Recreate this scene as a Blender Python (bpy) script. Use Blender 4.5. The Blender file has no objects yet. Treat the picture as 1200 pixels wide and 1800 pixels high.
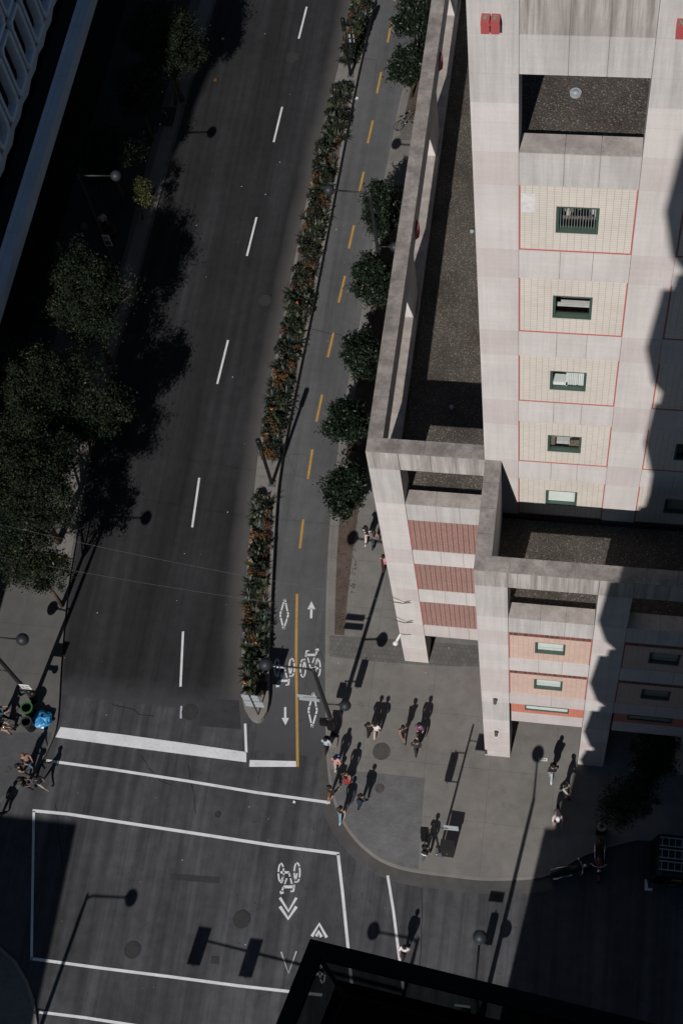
import bpy, bmesh, math, random
import numpy as np
from mathutils import Vector, Matrix

rng = random.Random(7)
nrg = np.random.RandomState(11)
SC = bpy.context.scene
COL = SC.collection

# ------------------------------------------------------------------ camera
CAM_R = ((0.985400198, 0.134946495, -0.103806996),
         (0.076043579, -0.894373346, -0.440810267),
         (-0.152328011, 0.426480669, -0.891577487))      # right, down, forward (world axes)
CAM_H = 71.0
FPX = 2650.0                                              # focal length for a picture 1800 px high
cam_d = bpy.data.cameras.new('camera')
cam = bpy.data.objects.new('camera', cam_d)
COL.objects.link(cam)
rx, dn, fw = [Vector(v) for v in CAM_R]
m = Matrix((rx, -dn, -fw)).transposed().to_4x4()
m.translation = Vector((0, 0, CAM_H))
cam.matrix_world = m
cam_d.sensor_fit = 'VERTICAL'
cam_d.sensor_height = 36.0
cam_d.lens = FPX / 1800.0 * 36.0
cam_d.clip_start = 0.2
cam_d.clip_end = 3000.0
SC.camera = cam

# ------------------------------------------------------------------ world, sun, exposure
SUN_DIR = Vector((0.15, 1.0, -0.85)).normalized()         # the way the light travels
EL = math.asin(-SUN_DIR.z)
W = bpy.data.worlds.new('World')
SC.world = W
W.use_nodes = True
nt = W.node_tree
bg = nt.nodes['Background']
sky = nt.nodes.new('ShaderNodeTexSky')
sky.sky_type = 'NISHITA'
sky.sun_disc = False
sky.sun_elevation = EL
sky.sun_rotation = math.atan2(-SUN_DIR.x, -SUN_DIR.y)     # compass bearing of the sun from +Y
sky.air_density = 1.2
sky.dust_density = 0.2
sky.ozone_density = 3.0
nt.links.new(sky.outputs[0], bg.inputs[0])
bg.inputs[1].default_value = 0.05
sun_d = bpy.data.lights.new('sun', 'SUN')
sun_d.energy = 5.0
sun_d.angle = math.radians(0.45)
sun_d.color = (1.0, 0.95, 0.905)
sun = bpy.data.objects.new('sun', sun_d)
COL.objects.link(sun)
sun.rotation_euler = SUN_DIR.to_track_quat('-Z', 'Y').to_euler()
sun.location = (-20, -60, 120)
SC.view_settings.view_transform = 'Standard'
SC.view_settings.look = 'None'
SC.view_settings.exposure = -0.25
SC.view_settings.gamma = 1.0
SC.cycles.max_bounces = 6
SC.cycles.diffuse_bounces = 1
SC.cycles.transparent_max_bounces = 12

# ------------------------------------------------------------------ measuring: pixel of the photograph -> point of the place
def ray(u, v):
    a, b = (u - 600.0) / FPX, (v - 900.0) / FPX
    return [CAM_R[0][i] * a + CAM_R[1][i] * b + CAM_R[2][i] for i in range(3)]
def gz(u, v, z=0.0):
    d = ray(u, v); t = (z - CAM_H) / d[2]
    return Vector((d[0] * t, d[1] * t, z))
def gy(u, v, y):
    d = ray(u, v); t = y / d[1]
    return Vector((d[0] * t, y, CAM_H + d[2] * t))
def gx(u, v, x):
    d = ray(u, v); t = x / d[0]
    return Vector((x, d[1] * t, CAM_H + d[2] * t))

# ------------------------------------------------------------------ materials
class NT:
    def __init__(s, name):
        s.m = bpy.data.materials.new(name); s.m.use_nodes = True
        s.t = s.m.node_tree; s.b = s.t.nodes['Principled BSDF']
        s._pos = None
    def n(s, typ, **kw):
        o = s.t.nodes.new(typ)
        for k, v in kw.items():
            if k.startswith('i_'):
                o.inputs[k[2:].replace('_', ' ')].default_value = v
            else:
                setattr(o, k, v)
        return o
    def l(s, a, b): s.t.links.new(a, b)
    def pos(s):
        if s._pos is None: s._pos = s.n('ShaderNodeNewGeometry').outputs['Position']
        return s._pos
    def mapped(s, scale, src=None):
        mp = s.n('ShaderNodeMapping'); mp.inputs['Scale'].default_value = scale
        s.l(src or s.pos(), mp.inputs['Vector']); return mp.outputs[0]
    def noise(s, scale, vec=None, detail=4.0, rough=0.55):
        o = s.n('ShaderNodeTexNoise'); o.inputs['Scale'].default_value = scale
        o.inputs['Detail'].default_value = detail; o.inputs['Roughness'].default_value = rough
        s.l(vec or s.pos(), o.inputs['Vector']); return o.outputs['Fac']
    def rng(s, x, a, b, c, d):
        o = s.n('ShaderNodeMapRange'); s.l(x, o.inputs['Value'])
        for i, v in enumerate((a, b, c, d)): o.inputs[i + 1].default_value = v
        return o.outputs[0]
    def math(s, op, a, b=None):
        o = s.n('ShaderNodeMath', operation=op)
        for i, v in enumerate((a, b)):
            if v is None: continue
            if isinstance(v, (int, float)): o.inputs[i].default_value = v
            else: s.l(v, o.inputs[i])
        return o.outputs[0]
    def mix(s, fac, a, b, mode='MIX'):
        o = s.n('ShaderNodeMixRGB', blend_type=mode)
        for i, v in enumerate((fac, a, b)):
            if isinstance(v, (int, float)): o.inputs[i].default_value = v
            elif isinstance(v, (tuple, list)): o.inputs[i].default_value = tuple(v)[:3] + (1,)
            else: s.l(v, o.inputs[i])
        return o.outputs[0]
    def scale(s, col, f):           # colour times a factor socket
        return s.mix(1.0, col, s.comb(f), 'MULTIPLY')
    def comb(s, f):
        o = s.n('ShaderNodeCombineXYZ')
        for i in range(3): s.l(f, o.inputs[i])
        return o.outputs[0]
    def xyz(s, v=None):
        o = s.n('ShaderNodeSeparateXYZ'); s.l(v or s.pos(), o.inputs[0]); return o.outputs
    def done(s, col, rough=0.8, spec=0.3, bump=None, dist=0.01, metal=0.0, strength=0.5):
        if isinstance(col, (tuple, list)): s.b.inputs['Base Color'].default_value = tuple(col)[:3] + (1,)
        else: s.l(col, s.b.inputs['Base Color'])
        if isinstance(rough, (int, float)): s.b.inputs['Roughness'].default_value = rough
        else: s.l(rough, s.b.inputs['Roughness'])
        s.b.inputs['Specular IOR Level'].default_value = spec
        s.b.inputs['Metallic'].default_value = metal
        if bump is not None:
            o = s.n('ShaderNodeBump'); o.inputs['Distance'].default_value = dist
            o.inputs['Strength'].default_value = strength
            s.l(bump, o.inputs['Height']); s.l(o.outputs[0], s.b.inputs['Normal'])
        return s.m

def plain(name, col, rough=0.6, spec=0.4, var=0.12, sc=6.0, metal=0.0):
    a = NT(name)
    c = a.scale(col, a.rng(a.noise(sc), 0.3, 0.7, 1 - var, 1 + var))
    return a.done(c, rough, spec, metal=metal)

def ground_mat(name, col, big=0.14, fine=0.18, slab=None, paver=None, streak=0.0, specks=0.0, gum=0.0, edge=None, rough=0.9, spec=0.2):
    a = NT(name)
    c = a.scale(col, a.rng(a.noise(0.22, detail=6), 0.3, 0.7, 1 - big, 1 + big))
    c = a.scale(c, a.rng(a.noise(1.7, detail=5), 0.3, 0.7, 1 - big * .7, 1 + big * .7))
    f = a.noise(38.0, detail=3)
    c = a.scale(c, a.rng(f, 0.25, 0.75, 1 - fine, 1 + fine))
    if streak:
        c = a.scale(c, a.rng(a.noise(1.0, a.mapped((2.6, .07, 1)), detail=4), 0.3, 0.7, 1 - streak, 1 + streak))
        c = a.scale(c, a.rng(a.noise(1.0, a.mapped((.55, .025, 1)), detail=2), 0.35, 0.65, 1 - streak, 1 + streak * .6))
    if specks:
        s1 = a.noise(3.2, a.mapped((1.5, 1, 1)), detail=5, rough=.7)
        c = a.mix(a.rng(s1, 0.63, 0.74, 0, specks), c, (.008, .008, .008))
        s4 = a.noise(1.0, a.mapped((1.1, .10, 1)), detail=7, rough=.7)
        c = a.mix(a.rng(s4, 0.52, 0.70, 0, specks * .5), c, (.016, .016, .017))
        s2 = a.n('ShaderNodeTexVoronoi'); s2.inputs['Scale'].default_value = 1.1
        a.l(a.pos(), s2.inputs['Vector'])
        c = a.mix(a.rng(s2.outputs['Distance'], 0.035, 0.06, specks * .6, 0), c, (.01, .01, .01))
        # fine dark cracks with tar
        v = a.n('ShaderNodeTexVoronoi', feature='DISTANCE_TO_EDGE'); v.inputs['Scale'].default_value = .16
        w = a.mix(.35, a.pos(), a.n('ShaderNodeTexNoise').outputs['Color'], 'ADD')
        a.l(w, v.inputs['Vector'])
        c = a.mix(a.math('MULTIPLY', a.rng(v.outputs['Distance'], 0.001, 0.003, .5, 0), a.rng(a.noise(.35), .5, .6, 0, 1)), c, (.02, .02, .02))
    if gum:
        s3 = a.n('ShaderNodeTexVoronoi'); s3.inputs['Scale'].default_value = 2.6; a.l(a.pos(), s3.inputs['Vector'])
        c = a.mix(a.rng(s3.outputs['Distance'], .05, .09, gum, 0), c, (.055, .052, .05))
        c = a.mix(a.rng(a.noise(.9, detail=8, rough=.72), .56, .72, 0, gum), c, (.07, .066, .062))
    for (bw, bh, mo, dark, vary, off) in ([slab] if slab else []) + ([paver] if paver else []):
        br = a.n('ShaderNodeTexBrick'); br.offset = off
        br.inputs['Scale'].default_value = 1.0
        br.inputs['Brick Width'].default_value = bw; br.inputs['Row Height'].default_value = bh
        br.inputs['Mortar Size'].default_value = mo; br.inputs['Mortar Smooth'].default_value = .2
        br.inputs['Color1'].default_value = (1 - vary,) * 3 + (1,)
        br.inputs['Color2'].default_value = (1 + vary,) * 3 + (1,)
        br.inputs['Mortar'].default_value = (dark,) * 3 + (1,)
        a.l(a.pos(), br.inputs['Vector'])
        c = a.mix(1.0, c, br.outputs['Color'], 'MULTIPLY')
    return a, c, f

M = {}
def gm(name, *args, **kw):
    edge = kw.get('edge')
    a, c, f = ground_mat(name, *args, **kw)
    M[name] = a.done(c, .9, .2, f, .006, strength=.4)
gm('asphalt_old', (.055, .057, .063), big=.24, fine=.28, streak=.30, specks=.9)
a, c, f = ground_mat('asphalt_bike', (.088, .089, .093), big=.12, fine=.18, streak=.14, specks=.4)
yy = a.math('ADD', a.xyz()[1], a.math('MULTIPLY', a.noise(.8, detail=5), 3.0))
c = a.mix(a.rng(yy, 22.0, 27.0, 1, 0), c, (.052, .054, .059))
M['asphalt_bike'] = a.done(c, .9, .2, f, .006, strength=.4)
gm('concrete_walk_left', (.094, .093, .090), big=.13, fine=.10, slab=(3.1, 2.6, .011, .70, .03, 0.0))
gm('concrete_gutter', (.069, .067, .065), big=.2, fine=.16)
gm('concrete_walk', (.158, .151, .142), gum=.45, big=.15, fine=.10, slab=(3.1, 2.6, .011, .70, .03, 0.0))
gm('concrete_kerb', (.172, .163, .154), big=.14, fine=.14, slab=(50, 3.0, .015, .6, .02, 0.0))
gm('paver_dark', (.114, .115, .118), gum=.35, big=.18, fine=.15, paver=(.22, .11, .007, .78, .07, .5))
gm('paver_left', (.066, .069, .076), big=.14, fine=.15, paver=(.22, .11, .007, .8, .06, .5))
gm('paver_grey', (.115, .112, .105), big=.12, fine=.14, paver=(.24, .24, .010, .62, .10, .5))
gm('road_tar', (.016, .016, .017), big=.2, fine=.2)
gm('asphalt_patch_and_shadow', (.033, .034, .037), big=.2, fine=.3, specks=.5)  # also colours the painted shadow bar in the junction
gm('paver_shade_dark', (.030, .031, .034), big=.12, fine=.15, paver=(.6, .6, .008, .6, .1, .5))  # near-black so that the shade of the left pavement sits in the colour
gm('soil', (.080, .061, .052), big=.3, fine=.5)
# new road surface: the dust that lies along the planter makes its east edge paler (UV u runs from kerb to planter)
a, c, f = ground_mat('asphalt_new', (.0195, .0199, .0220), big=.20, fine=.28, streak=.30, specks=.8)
uv = a.xyz(a.n('ShaderNodeTexCoord').outputs['UV'])
e = a.math('ADD', uv[0], a.math('MULTIPLY', a.math('SUBTRACT', a.noise(.5, detail=5), .5), .05))
c = a.mix(a.rng(e, .87, .965, 0, .85), c, (.078, .075, .073))
c = a.mix(a.rng(e, .03, .0, 0, .5), c, (.05, .045, .04))
yy = a.math('ADD', a.xyz()[1], a.math('MULTIPLY', a.noise(1.1, detail=6), 1.6))
c = a.mix(a.rng(yy, 23.3, 24.6, .75, 0), c, (.050, .052, .057))
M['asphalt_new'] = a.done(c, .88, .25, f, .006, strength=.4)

a = NT('gravel')
v = a.n('ShaderNodeTexVoronoi'); v.inputs['Scale'].default_value = 34.0; a.l(a.pos(), v.inputs['Vector'])
h = a.xyz(v.outputs['Color'])[0]
c = a.mix(a.rng(h, .0, .8, 0, 1), (.052, .045, .039), (.104, .091, .079))
c = a.mix(a.rng(h, .90, 1.0, 0, 1), c, (.30, .27, .235))
c = a.scale(c, a.rng(a.noise(.45, detail=7, rough=.65), .32, .68, .62, 1.3))
M['gravel'] = a.done(c, .9, .2, a.math('SUBTRACT', 1.0, v.outputs['Distance']), .03, strength=.8)

def precast(name, col, streak=0.0, blotch=0.0, line=0.0):
    a = NT(name)
    c = a.scale(col, a.rng(a.noise(.7, detail=5), .3, .7, .93, 1.06))
    c = a.scale(c, a.rng(a.noise(26.0, detail=3), .3, .7, .95, 1.05))
    c = a.scale(c, a.rng(a.noise(1.0, a.mapped((.5, .5, 7.0)), detail=3), .3, .7, .97, 1.03))
    if streak:
        s = a.noise(1.0, a.mapped((5.0, 5.0, .22)), detail=6, rough=.7)
        c = a.mix(a.rng(s, .40, .66, 0, streak), c, (.16, .145, .135))
        s = a.noise(1.0, a.mapped((1.6, 1.6, .35)), detail=4)
        c = a.mix(a.rng(s, .45, .7, 0, streak * .6), c, (.20, .185, .175))
    if blotch:
        s = a.noise(1.5, detail=8, rough=.68)
        c = a.mix(a.rng(s, .36, .62, 0, blotch), c, (.105, .095, .088))
        s = a.noise(7.0, detail=6, rough=.7)
        c = a.mix(a.rng(s, .52, .72, 0, blotch * .8), c, (.085, .078, .072))
    return a.done(c, .85, .2, a.noise(60.0), .003, strength=.3)
M['precast'] = precast('precast', (.560, .528, .515), .14)
M['precast_pink'] = precast('precast_pink', (.522, .474, .460), .12)
M['precast_grey'] = precast('precast_grey', (.495, .476, .465), .32)
M['precast_stained'] = precast('precast_stained', (.44, .41, .39), .85)
M['coping'] = precast('coping', (.30, .272, .256), 0, .72)
M['coping_pale'] = precast('coping_pale', (.40, .36, .335), 0, .45)
M['joint'] = plain('joint', (.20, .185, .175))

def tile(name, col, groove, bw=.2, bh=.1, mo=.006, vary=.05, wide=None):
    a = NT(name)
    x = a.xyz()
    v = a.n('ShaderNodeCombineXYZ'); a.l(x[0], v.inputs[0]); a.l(x[2], v.inputs[1])
    br = a.n('ShaderNodeTexBrick'); br.offset = 0.0
    br.inputs['Scale'].default_value = 1.0
    br.inputs['Brick Width'].default_value = bw; br.inputs['Row Height'].default_value = bh
    br.inputs['Mortar Size'].default_value = mo; br.inputs['Mortar Smooth'].default_value = .3
    br.inputs['Color1'].default_value = tuple(k * (1 - vary) for k in col) + (1,)
    br.inputs['Color2'].default_value = tuple(k * (1 + vary) for k in col) + (1,)
    br.inputs['Mortar'].default_value = tuple(groove) + (1,)
    a.l(v.outputs[0], br.inputs['Vector'])
    c = br.outputs['Color']
    if wide:
        b2 = a.n('ShaderNodeTexBrick'); b2.offset = 0.0
        b2.inputs['Scale'].default_value = 1.0
        b2.inputs['Brick Width'].default_value = wide[0]; b2.inputs['Row Height'].default_value = 60.0
        b2.inputs['Mortar Size'].default_value = wide[1]; b2.inputs['Mortar Smooth'].default_value = .5
        b2.inputs['Color1'].default_value = b2.inputs['Color2'].default_value = (1, 1, 1, 1)
        b2.inputs['Mortar'].default_value = (wide[2],) * 3 + (1,)
        a.l(v.outputs[0], b2.inputs['Vector'])
        c = a.mix(1.0, c, b2.outputs['Color'], 'MULTIPLY')
    c = a.scale(c, a.rng(a.noise(.9), .3, .7, .95, 1.05))
    return a.done(c, .45, .4)
M['tile_cream'] = tile('tile_cream', (.60, .555, .500), (.33, .295, .265), .2, .1, .005, .03, (.2, .006, .72))
M['tile_pink'] = tile('tile_pink', (.60, .445, .375), (.38, .26, .22), .2, .1, .006, .05)
M['tile_orange'] = tile('tile_orange', (.56, .205, .145), (.33, .12, .09), .2, .1, .005, .05)
M['tile_maroon'] = tile('tile_maroon', (.15, .050, .042), (.32, .20, .17), .2, .2, .010, .35)
M['tile_brown'] = tile('tile_brown', (.36, .215, .185), (.20, .115, .10), .11, .1, .010, .10, (.22, .045, .66))
M['red_trim'] = plain('red_trim', (.42, .130, .118), .5, .3, .06)
M['red_metal'] = plain('red_metal', (.34, .075, .075), .45, .4, .06)
M['green_frame'] = plain('green_frame', (.046, .078, .062), .45, .4, .08)
M['blind'] = plain('blind', (.74, .78, .77), .7, .2, .05, 3)
M['blind_dark'] = plain('blind_dark', (.22, .21, .20), .7, .2)
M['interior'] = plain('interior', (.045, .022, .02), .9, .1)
M['room_clutter'] = plain('room_clutter', (.20, .17, .14), .8, .2, .6, 20)
a = NT('window_pane')
tr = a.n('ShaderNodeBsdfTransparent'); tr.inputs[0].default_value = (.92, .94, .93, 1)
gl = a.n('ShaderNodeBsdfGlossy'); gl.inputs['Roughness'].default_value = .03
mx = a.n('ShaderNodeMixShader'); fr = a.n('ShaderNodeFresnel'); fr.inputs[0].default_value = 1.45
a.l(fr.outputs[0], mx.inputs[0]); a.l(tr.outputs[0], mx.inputs[1]); a.l(gl.outputs[0], mx.inputs[2])
a.l(mx.outputs[0], a.t.nodes['Material Output'].inputs[0])
M['window_pane'] = a.m
a = NT('smoked_glass')
tr = a.n('ShaderNodeBsdfTransparent'); tr.inputs[0].default_value = (.10, .115, .12, 1)
gl = a.n('ShaderNodeBsdfGlossy'); gl.inputs['Roughness'].default_value = .02; gl.inputs[0].default_value = (.35, .4, .45, 1)
mx = a.n('ShaderNodeMixShader'); fr = a.n('ShaderNodeFresnel'); fr.inputs[0].default_value = 1.4
mx.inputs[0].default_value = .05; a.l(tr.outputs[0], mx.inputs[1]); a.l(gl.outputs[0], mx.inputs[2])
a.l(mx.outputs[0], a.t.nodes['Material Output'].inputs[0])
M['smoked_glass'] = a.m
def paint(name, col, wear=.5):
    a = NT(name)
    s = a.noise(6.0, detail=9, rough=.78)
    c = a.scale(col, a.rng(a.noise(1.3), .3, .7, .86, 1.06))
    c = a.mix(a.rng(s, .55, .68, 0, wear), c, (.07, .07, .07))
    return a.done(c, .7, .3)
M['white_paint'] = paint('white_paint', (.60, .61, .635))
M['worn_paint'] = paint('worn_paint', (.40, .41, .42), .95)
M['yellow_paint'] = paint('yellow_paint', (.40, .235, .055), .7)
M['black_metal'] = plain('black_metal', (.007, .007, .008), .45, .35)
M['dark_metal'] = plain('dark_metal', (.014, .015, .017), .5, .35)
M['grey_metal'] = plain('grey_metal', (.10, .105, .11), .5, .5)
M['alu'] = plain('alu', (.30, .33, .35), .4, .5, .1)
M['chrome'] = plain('chrome', (.5, .5, .5), .2, .5, .05, metal=.9)
M['globe'] = plain('globe', (.021, .025, .030), .5, .3, .15, 3)
M['iron'] = plain('iron', (.030, .030, .031), .7, .3, .3, 14)
M['iron_pale'] = plain('iron_pale', (.062, .058, .055), .75, .3, .3, 14)
M['wire'] = plain('wire', (.11, .11, .11), .6)
M['white'] = plain('white', (.62, .62, .62), .5)
M['bark'] = plain('bark', (.085, .06, .045), .9, .1, .4, 8)
M['rubber'] = plain('rubber', (.012, .012, .012), .8, .2)
M['red_gloss'] = plain('red_gloss', (.10, .010, .009), .3, .5)
M['yellow'] = plain('yellow', (.45, .33, .04), .6)
M['blue_bag'] = plain('blue_bag', (.03, .20, .42), .3, .5, .5, 9)
M['green_bin'] = plain('green_bin', (.035, .12, .03), .5)
M['slate_precast'] = precast('slate_precast', (.46, .54, .62))
M['slate_pale'] = precast('slate_pale', (.52, .64, .76), 0, .12)
M['dark_glass'] = plain('dark_glass', (.008, .009, .011), .12, .5)
M['roof_black'] = plain('roof_black', (.011, .011, .012), .7, .2, .4, 1.2)
M['tower_skin'] = plain('tower_skin', (.05, .05, .052), .8, .2)
M['tower_black'] = plain('tower_black', (.004, .004, .005), .6, .15)
def leafmat(name, c1, c2, rough=.5, spec=.4, sc=1.6):
    a = NT(name)
    g = a.n('ShaderNodeNewGeometry')
    c = a.mix(g.outputs['Random Per Island'], c1, c2)
    c = a.scale(c, a.rng(a.noise(sc, detail=3), .3, .7, .65, 1.35))
    return a.done(c, rough, spec)
M['leaf_tree'] = leafmat('leaf_tree', (.007, .012, .007), (.020, .029, .016), .65, .12)
M['leaf_yellowing'] = leafmat('leaf_yellowing', (.034, .045, .016), (.080, .076, .022), .55, .35)
M['leaf_magnolia'] = leafmat('leaf_magnolia', (.006, .012, .007), (.015, .026, .013), .45, .25)
M['leaf_spiky'] = leafmat('leaf_spiky', (.011, .017, .010), (.027, .035, .022), .5, .35)
M['leaf_dark'] = leafmat('leaf_dark', (.013, .015, .010), (.030, .031, .018), .5, .35)
M['leaf_blue'] = leafmat('leaf_blue', (.026, .042, .040), (.046, .068, .064), .5, .35)
M['leaf_canna'] = leafmat('leaf_canna', (.020, .028, .012), (.044, .052, .022), .45, .4)
M['leaf_orange'] = leafmat('leaf_orange', (.085, .042, .017), (.155, .078, .025), .6, .25)
M['leaf_bronze'] = leafmat('leaf_bronze', (.055, .027, .018), (.105, .048, .027), .6, .25)
M['petal'] = plain('petal', (.50, .125, .045), .6, .2)

# ------------------------------------------------------------------ mesh building
def off_of(p):
    o = Vector((0, 0, 0))
    while p is not None:
        o = o + p.location; p = p.parent
    return o

class MB:
    def __init__(s): s.v = []; s.f = []; s.m = []; s.s = []
    def add(s, vs, fs, m=0, smooth=False):
        b = len(s.v); s.v.extend([tuple(p) for p in vs])
        for f in fs: s.f.append([i + b for i in f]); s.m.append(m); s.s.append(smooth)
        return s
    def box(s, x0, x1, y0, y1, z0, z1, m=0):
        if x0 > x1: x0, x1 = x1, x0
        if y0 > y1: y0, y1 = y1, y0
        if z0 > z1: z0, z1 = z1, z0
        return s.add([(x0, y0, z0), (x1, y0, z0), (x1, y1, z0), (x0, y1, z0), (x0, y0, z1), (x1, y0, z1), (x1, y1, z1), (x0, y1, z1)],
                     [(3, 2, 1, 0), (4, 5, 6, 7), (0, 1, 5, 4), (1, 2, 6, 5), (2, 3, 7, 6), (3, 0, 4, 7)], m)
    def obox(s, c, ux, uy, hx, hy, z0, z1, m=0):      # box turned in plan
        c = Vector(c); ux = Vector(ux).normalized(); uy = Vector(uy).normalized()
        p = [c - ux * hx - uy * hy, c + ux * hx - uy * hy, c + ux * hx + uy * hy, c - ux * hx + uy * hy]
        return s.prism([(q.x, q.y) for q in p], z0, z1, m)
    def prism(s, poly, z0, z1, m=0, side=None, bottom=True):
        n = len(poly)
        ar = sum(poly[i][0] * poly[(i + 1) % n][1] - poly[(i + 1) % n][0] * poly[i][1] for i in range(n))
        if ar < 0: poly = list(poly)[::-1]
        vs = [(p[0], p[1], z0) for p in poly] + [(p[0], p[1], z1) for p in poly]
        s.add(vs, [tuple(range(n, 2 * n))], m)
        b = len(s.v) - 2 * n
        sm = m if side is None else side
        for i in range(n):
            j = (i + 1) % n
            s.f.append([b + i, b + j, b + n + j, b + n + i]); s.m.append(sm); s.s.append(False)
        if bottom: s.f.append([b + i for i in range(n - 1, -1, -1)]); s.m.append(sm); s.s.append(False)
        return s
    def flat(s, poly, z, m=0):
        n = len(poly)
        ar = sum(poly[i][0] * poly[(i + 1) % n][1] - poly[(i + 1) % n][0] * poly[i][1] for i in range(n))
        if ar < 0: poly = list(poly)[::-1]
        return s.add([(p[0], p[1], z) for p in poly], [tuple(range(n))], m)
    def strip(s, pts, w, z, m=0, wb=None):              # painted line along ground points
        P = [Vector((p[0], p[1], 0)) for p in pts]; L = []
        for i, p in enumerate(P):
            d = (P[min(i + 1, len(P) - 1)] - P[max(i - 1, 0)]).normalized()
            nrm = Vector((-d.y, d.x, 0)); L.append((p + nrm * w / 2, p - nrm * w / 2))
        for i in range(len(L) - 1):
            a, b = L[i], L[i + 1]
            s.add([(q.x, q.y, z) for q in (a[1], b[1], b[0], a[0])], [(0, 1, 2, 3)], m)
        return s
    def tube(s, pts, r, n=8, m=0, cap=True, smooth=True):
        P = [Vector(p) for p in pts]
        R = r if isinstance(r, (list, tuple)) else [r] * len(P)
        rings = []; ref = None
        for i, p in enumerate(P):
            d = (P[min(i + 1, len(P) - 1)] - P[max(i - 1, 0)])
            if d.length < 1e-9: d = Vector((0, 0, 1))
            d.normalize()
            if ref is None or abs(ref.dot(d)) > .97:
                ref = Vector((1, 0, 0)) if abs(d.x) < .8 else Vector((0, 1, 0))
            u = d.cross(ref).normalized(); w = d.cross(u)
            ref = w.cross(d) if False else ref
            rings.append([p + (u * math.cos(2 * math.pi * k / n) + w * math.sin(2 * math.pi * k / n)) * R[i] for k in range(n)])
        vs = [q for g in rings for q in g]; fs = []
        for i in range(len(P) - 1):
            for k in range(n):
                k2 = (k + 1) % n
                fs.append((i * n + k, i * n + k2, (i + 1) * n + k2, (i + 1) * n + k))
        if cap:
            fs.append(tuple(range(n - 1, -1, -1))); fs.append(tuple(range((len(P) - 1) * n, len(P) * n)))
        return s.add(vs, fs, m, smooth)
    def ball(s, c, r, nu=12, nv=8, m=0, sc=(1, 1, 1), smooth=True):
        vs = []; fs = []
        for i in range(nv + 1):
            t = math.pi * i / nv
            for k in range(nu):
                a = 2 * math.pi * k / nu
                vs.append((c[0] + r * sc[0] * math.sin(t) * math.cos(a), c[1] + r * sc[1] * math.sin(t) * math.sin(a), c[2] + r * sc[2] * math.cos(t)))
        for i in range(nv):
            for k in range(nu):
                k2 = (k + 1) % nu
                fs.append((i * nu + k, (i + 1) * nu + k, (i + 1) * nu + k2, i * nu + k2))
        return s.add(vs, fs, m, smooth)
    def ring(s, c, r0, r1, z0, z1, n=24, m=0):          # flat annulus with thickness
        vs = []; fs = []
        for r, z in ((r0, z0), (r0, z1), (r1, z1), (r1, z0)):
            for k in range(n):
                a = 2 * math.pi * k / n; vs.append((c[0] + r * math.cos(a), c[1] + r * math.sin(a), z))
        for j in range(4):
            for k in range(n):
                k2 = (k + 1) % n; j2 = (j + 1) % 4
                fs.append((j * n + k, j * n + k2, j2 * n + k2, j2 * n + k))
        return s.add(vs, fs, m)
    def build(s, name, mats, parent=None, at=None):
        if not isinstance(mats, (list, tuple)): mats = [mats]
        o3 = off_of(parent) if parent else Vector((0, 0, 0))
        loc = Vector(at) if at is not None else None
        if loc is not None: o3 = o3 + loc
        me = bpy.data.meshes.new(name)
        me.from_pydata([(p[0] - o3.x, p[1] - o3.y, p[2] - o3.z) for p in s.v], [], s.f)
        for q in mats: me.materials.append(M[q] if isinstance(q, str) else q)
        me.polygons.foreach_set('material_index', s.m)
        me.polygons.foreach_set('use_smooth', s.s)
        me.update()
        o = bpy.data.objects.new(name, me); COL.objects.link(o)
        if parent: o.parent = parent
        if loc is not None: o.location = loc
        return o

def tag(o, label=None, cat=None, group=None, kind=None):
    if label: o['label'] = label
    if cat: o['category'] = cat
    if group: o['group'] = group
    if kind: o['kind'] = kind
    return o
def thing(name, label, cat, loc=(0, 0, 0), group=None):
    o = bpy.data.objects.new(name, None); COL.objects.link(o)
    o.location = loc; o.empty_display_size = .3
    return tag(o, label, cat, group)
def struct(mb, name, mats): return tag(mb.build(name, mats), kind='structure')
KIDS = {}
def kids(o):
    if o.name not in KIDS: KIDS[o.name] = [c for c in bpy.data.objects if c.parent == o]
    return KIDS[o.name]
def copy_tree(o, parent=None):
    c = o.copy(); COL.objects.link(c)
    if parent: c.parent = parent
    for k in kids(o): copy_tree(k, c)
    return c

# ------------------------------------------------------------------ setting: ground, roads, pavements
XY = lambda v: (v.x, v.y)
G = lambda pts, z=0.0: [XY(gz(u, v, z)) for u, v in pts]
b = MB(); b.flat([(-900, -900), (900, -900), (900, 900), (-900, 900)], -.06); struct(b, 'ground', 'asphalt_old')
b = MB(); b.flat([(-75, -60), (75, -60), (75, 130), (-75, 130)], 0.0); struct(b, 'road_junction', 'asphalt_old')

LK = [(380, 0), (333, 160), (290, 320), (267, 400), (240, 503), (205, 627), (179, 710), (160, 800), (147, 883), (130, 983), (122, 1027), (113, 1117), (108, 1183), (105, 1250), (100, 1287), (88, 1317), (72, 1345), (45, 1380), (5, 1410)]
RK = [(702, 177), (690, 247), (673, 327), (637, 550), (607, 700), (592, 810), (580, 917), (574, 1033), (572, 1117), (572, 1200), (573, 1333), (582, 1400), (600, 1447), (627, 1483), (647, 1500), (667, 1515), (700, 1528), (733, 1535), (800, 1543), (850, 1549), (933, 1547), (968, 1540), (1033, 1500), (1117, 1478)]
ML = [(618, 0), (600, 110), (585, 167), (561, 267), (550, 320), (535, 383), (530, 410), (512, 500), (493, 600), (483, 643), (470, 707), (456, 802), (448, 877), (436, 1000), (428, 1120), (427, 1195), (429, 1235)]
MR = [(657, 17), (641, 90), (627, 150), (593, 327), (578, 407), (548, 560), (534, 627), (515, 720), (501, 790), (494, 833), (488, 877), (481, 1000), (475, 1130), (474, 1235)]
lk = [(-22.6, 110), (-24.2, 85)] + G(LK); rk = [(-8.6, 110), (-11.2, 75)] + G(RK)
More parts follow.
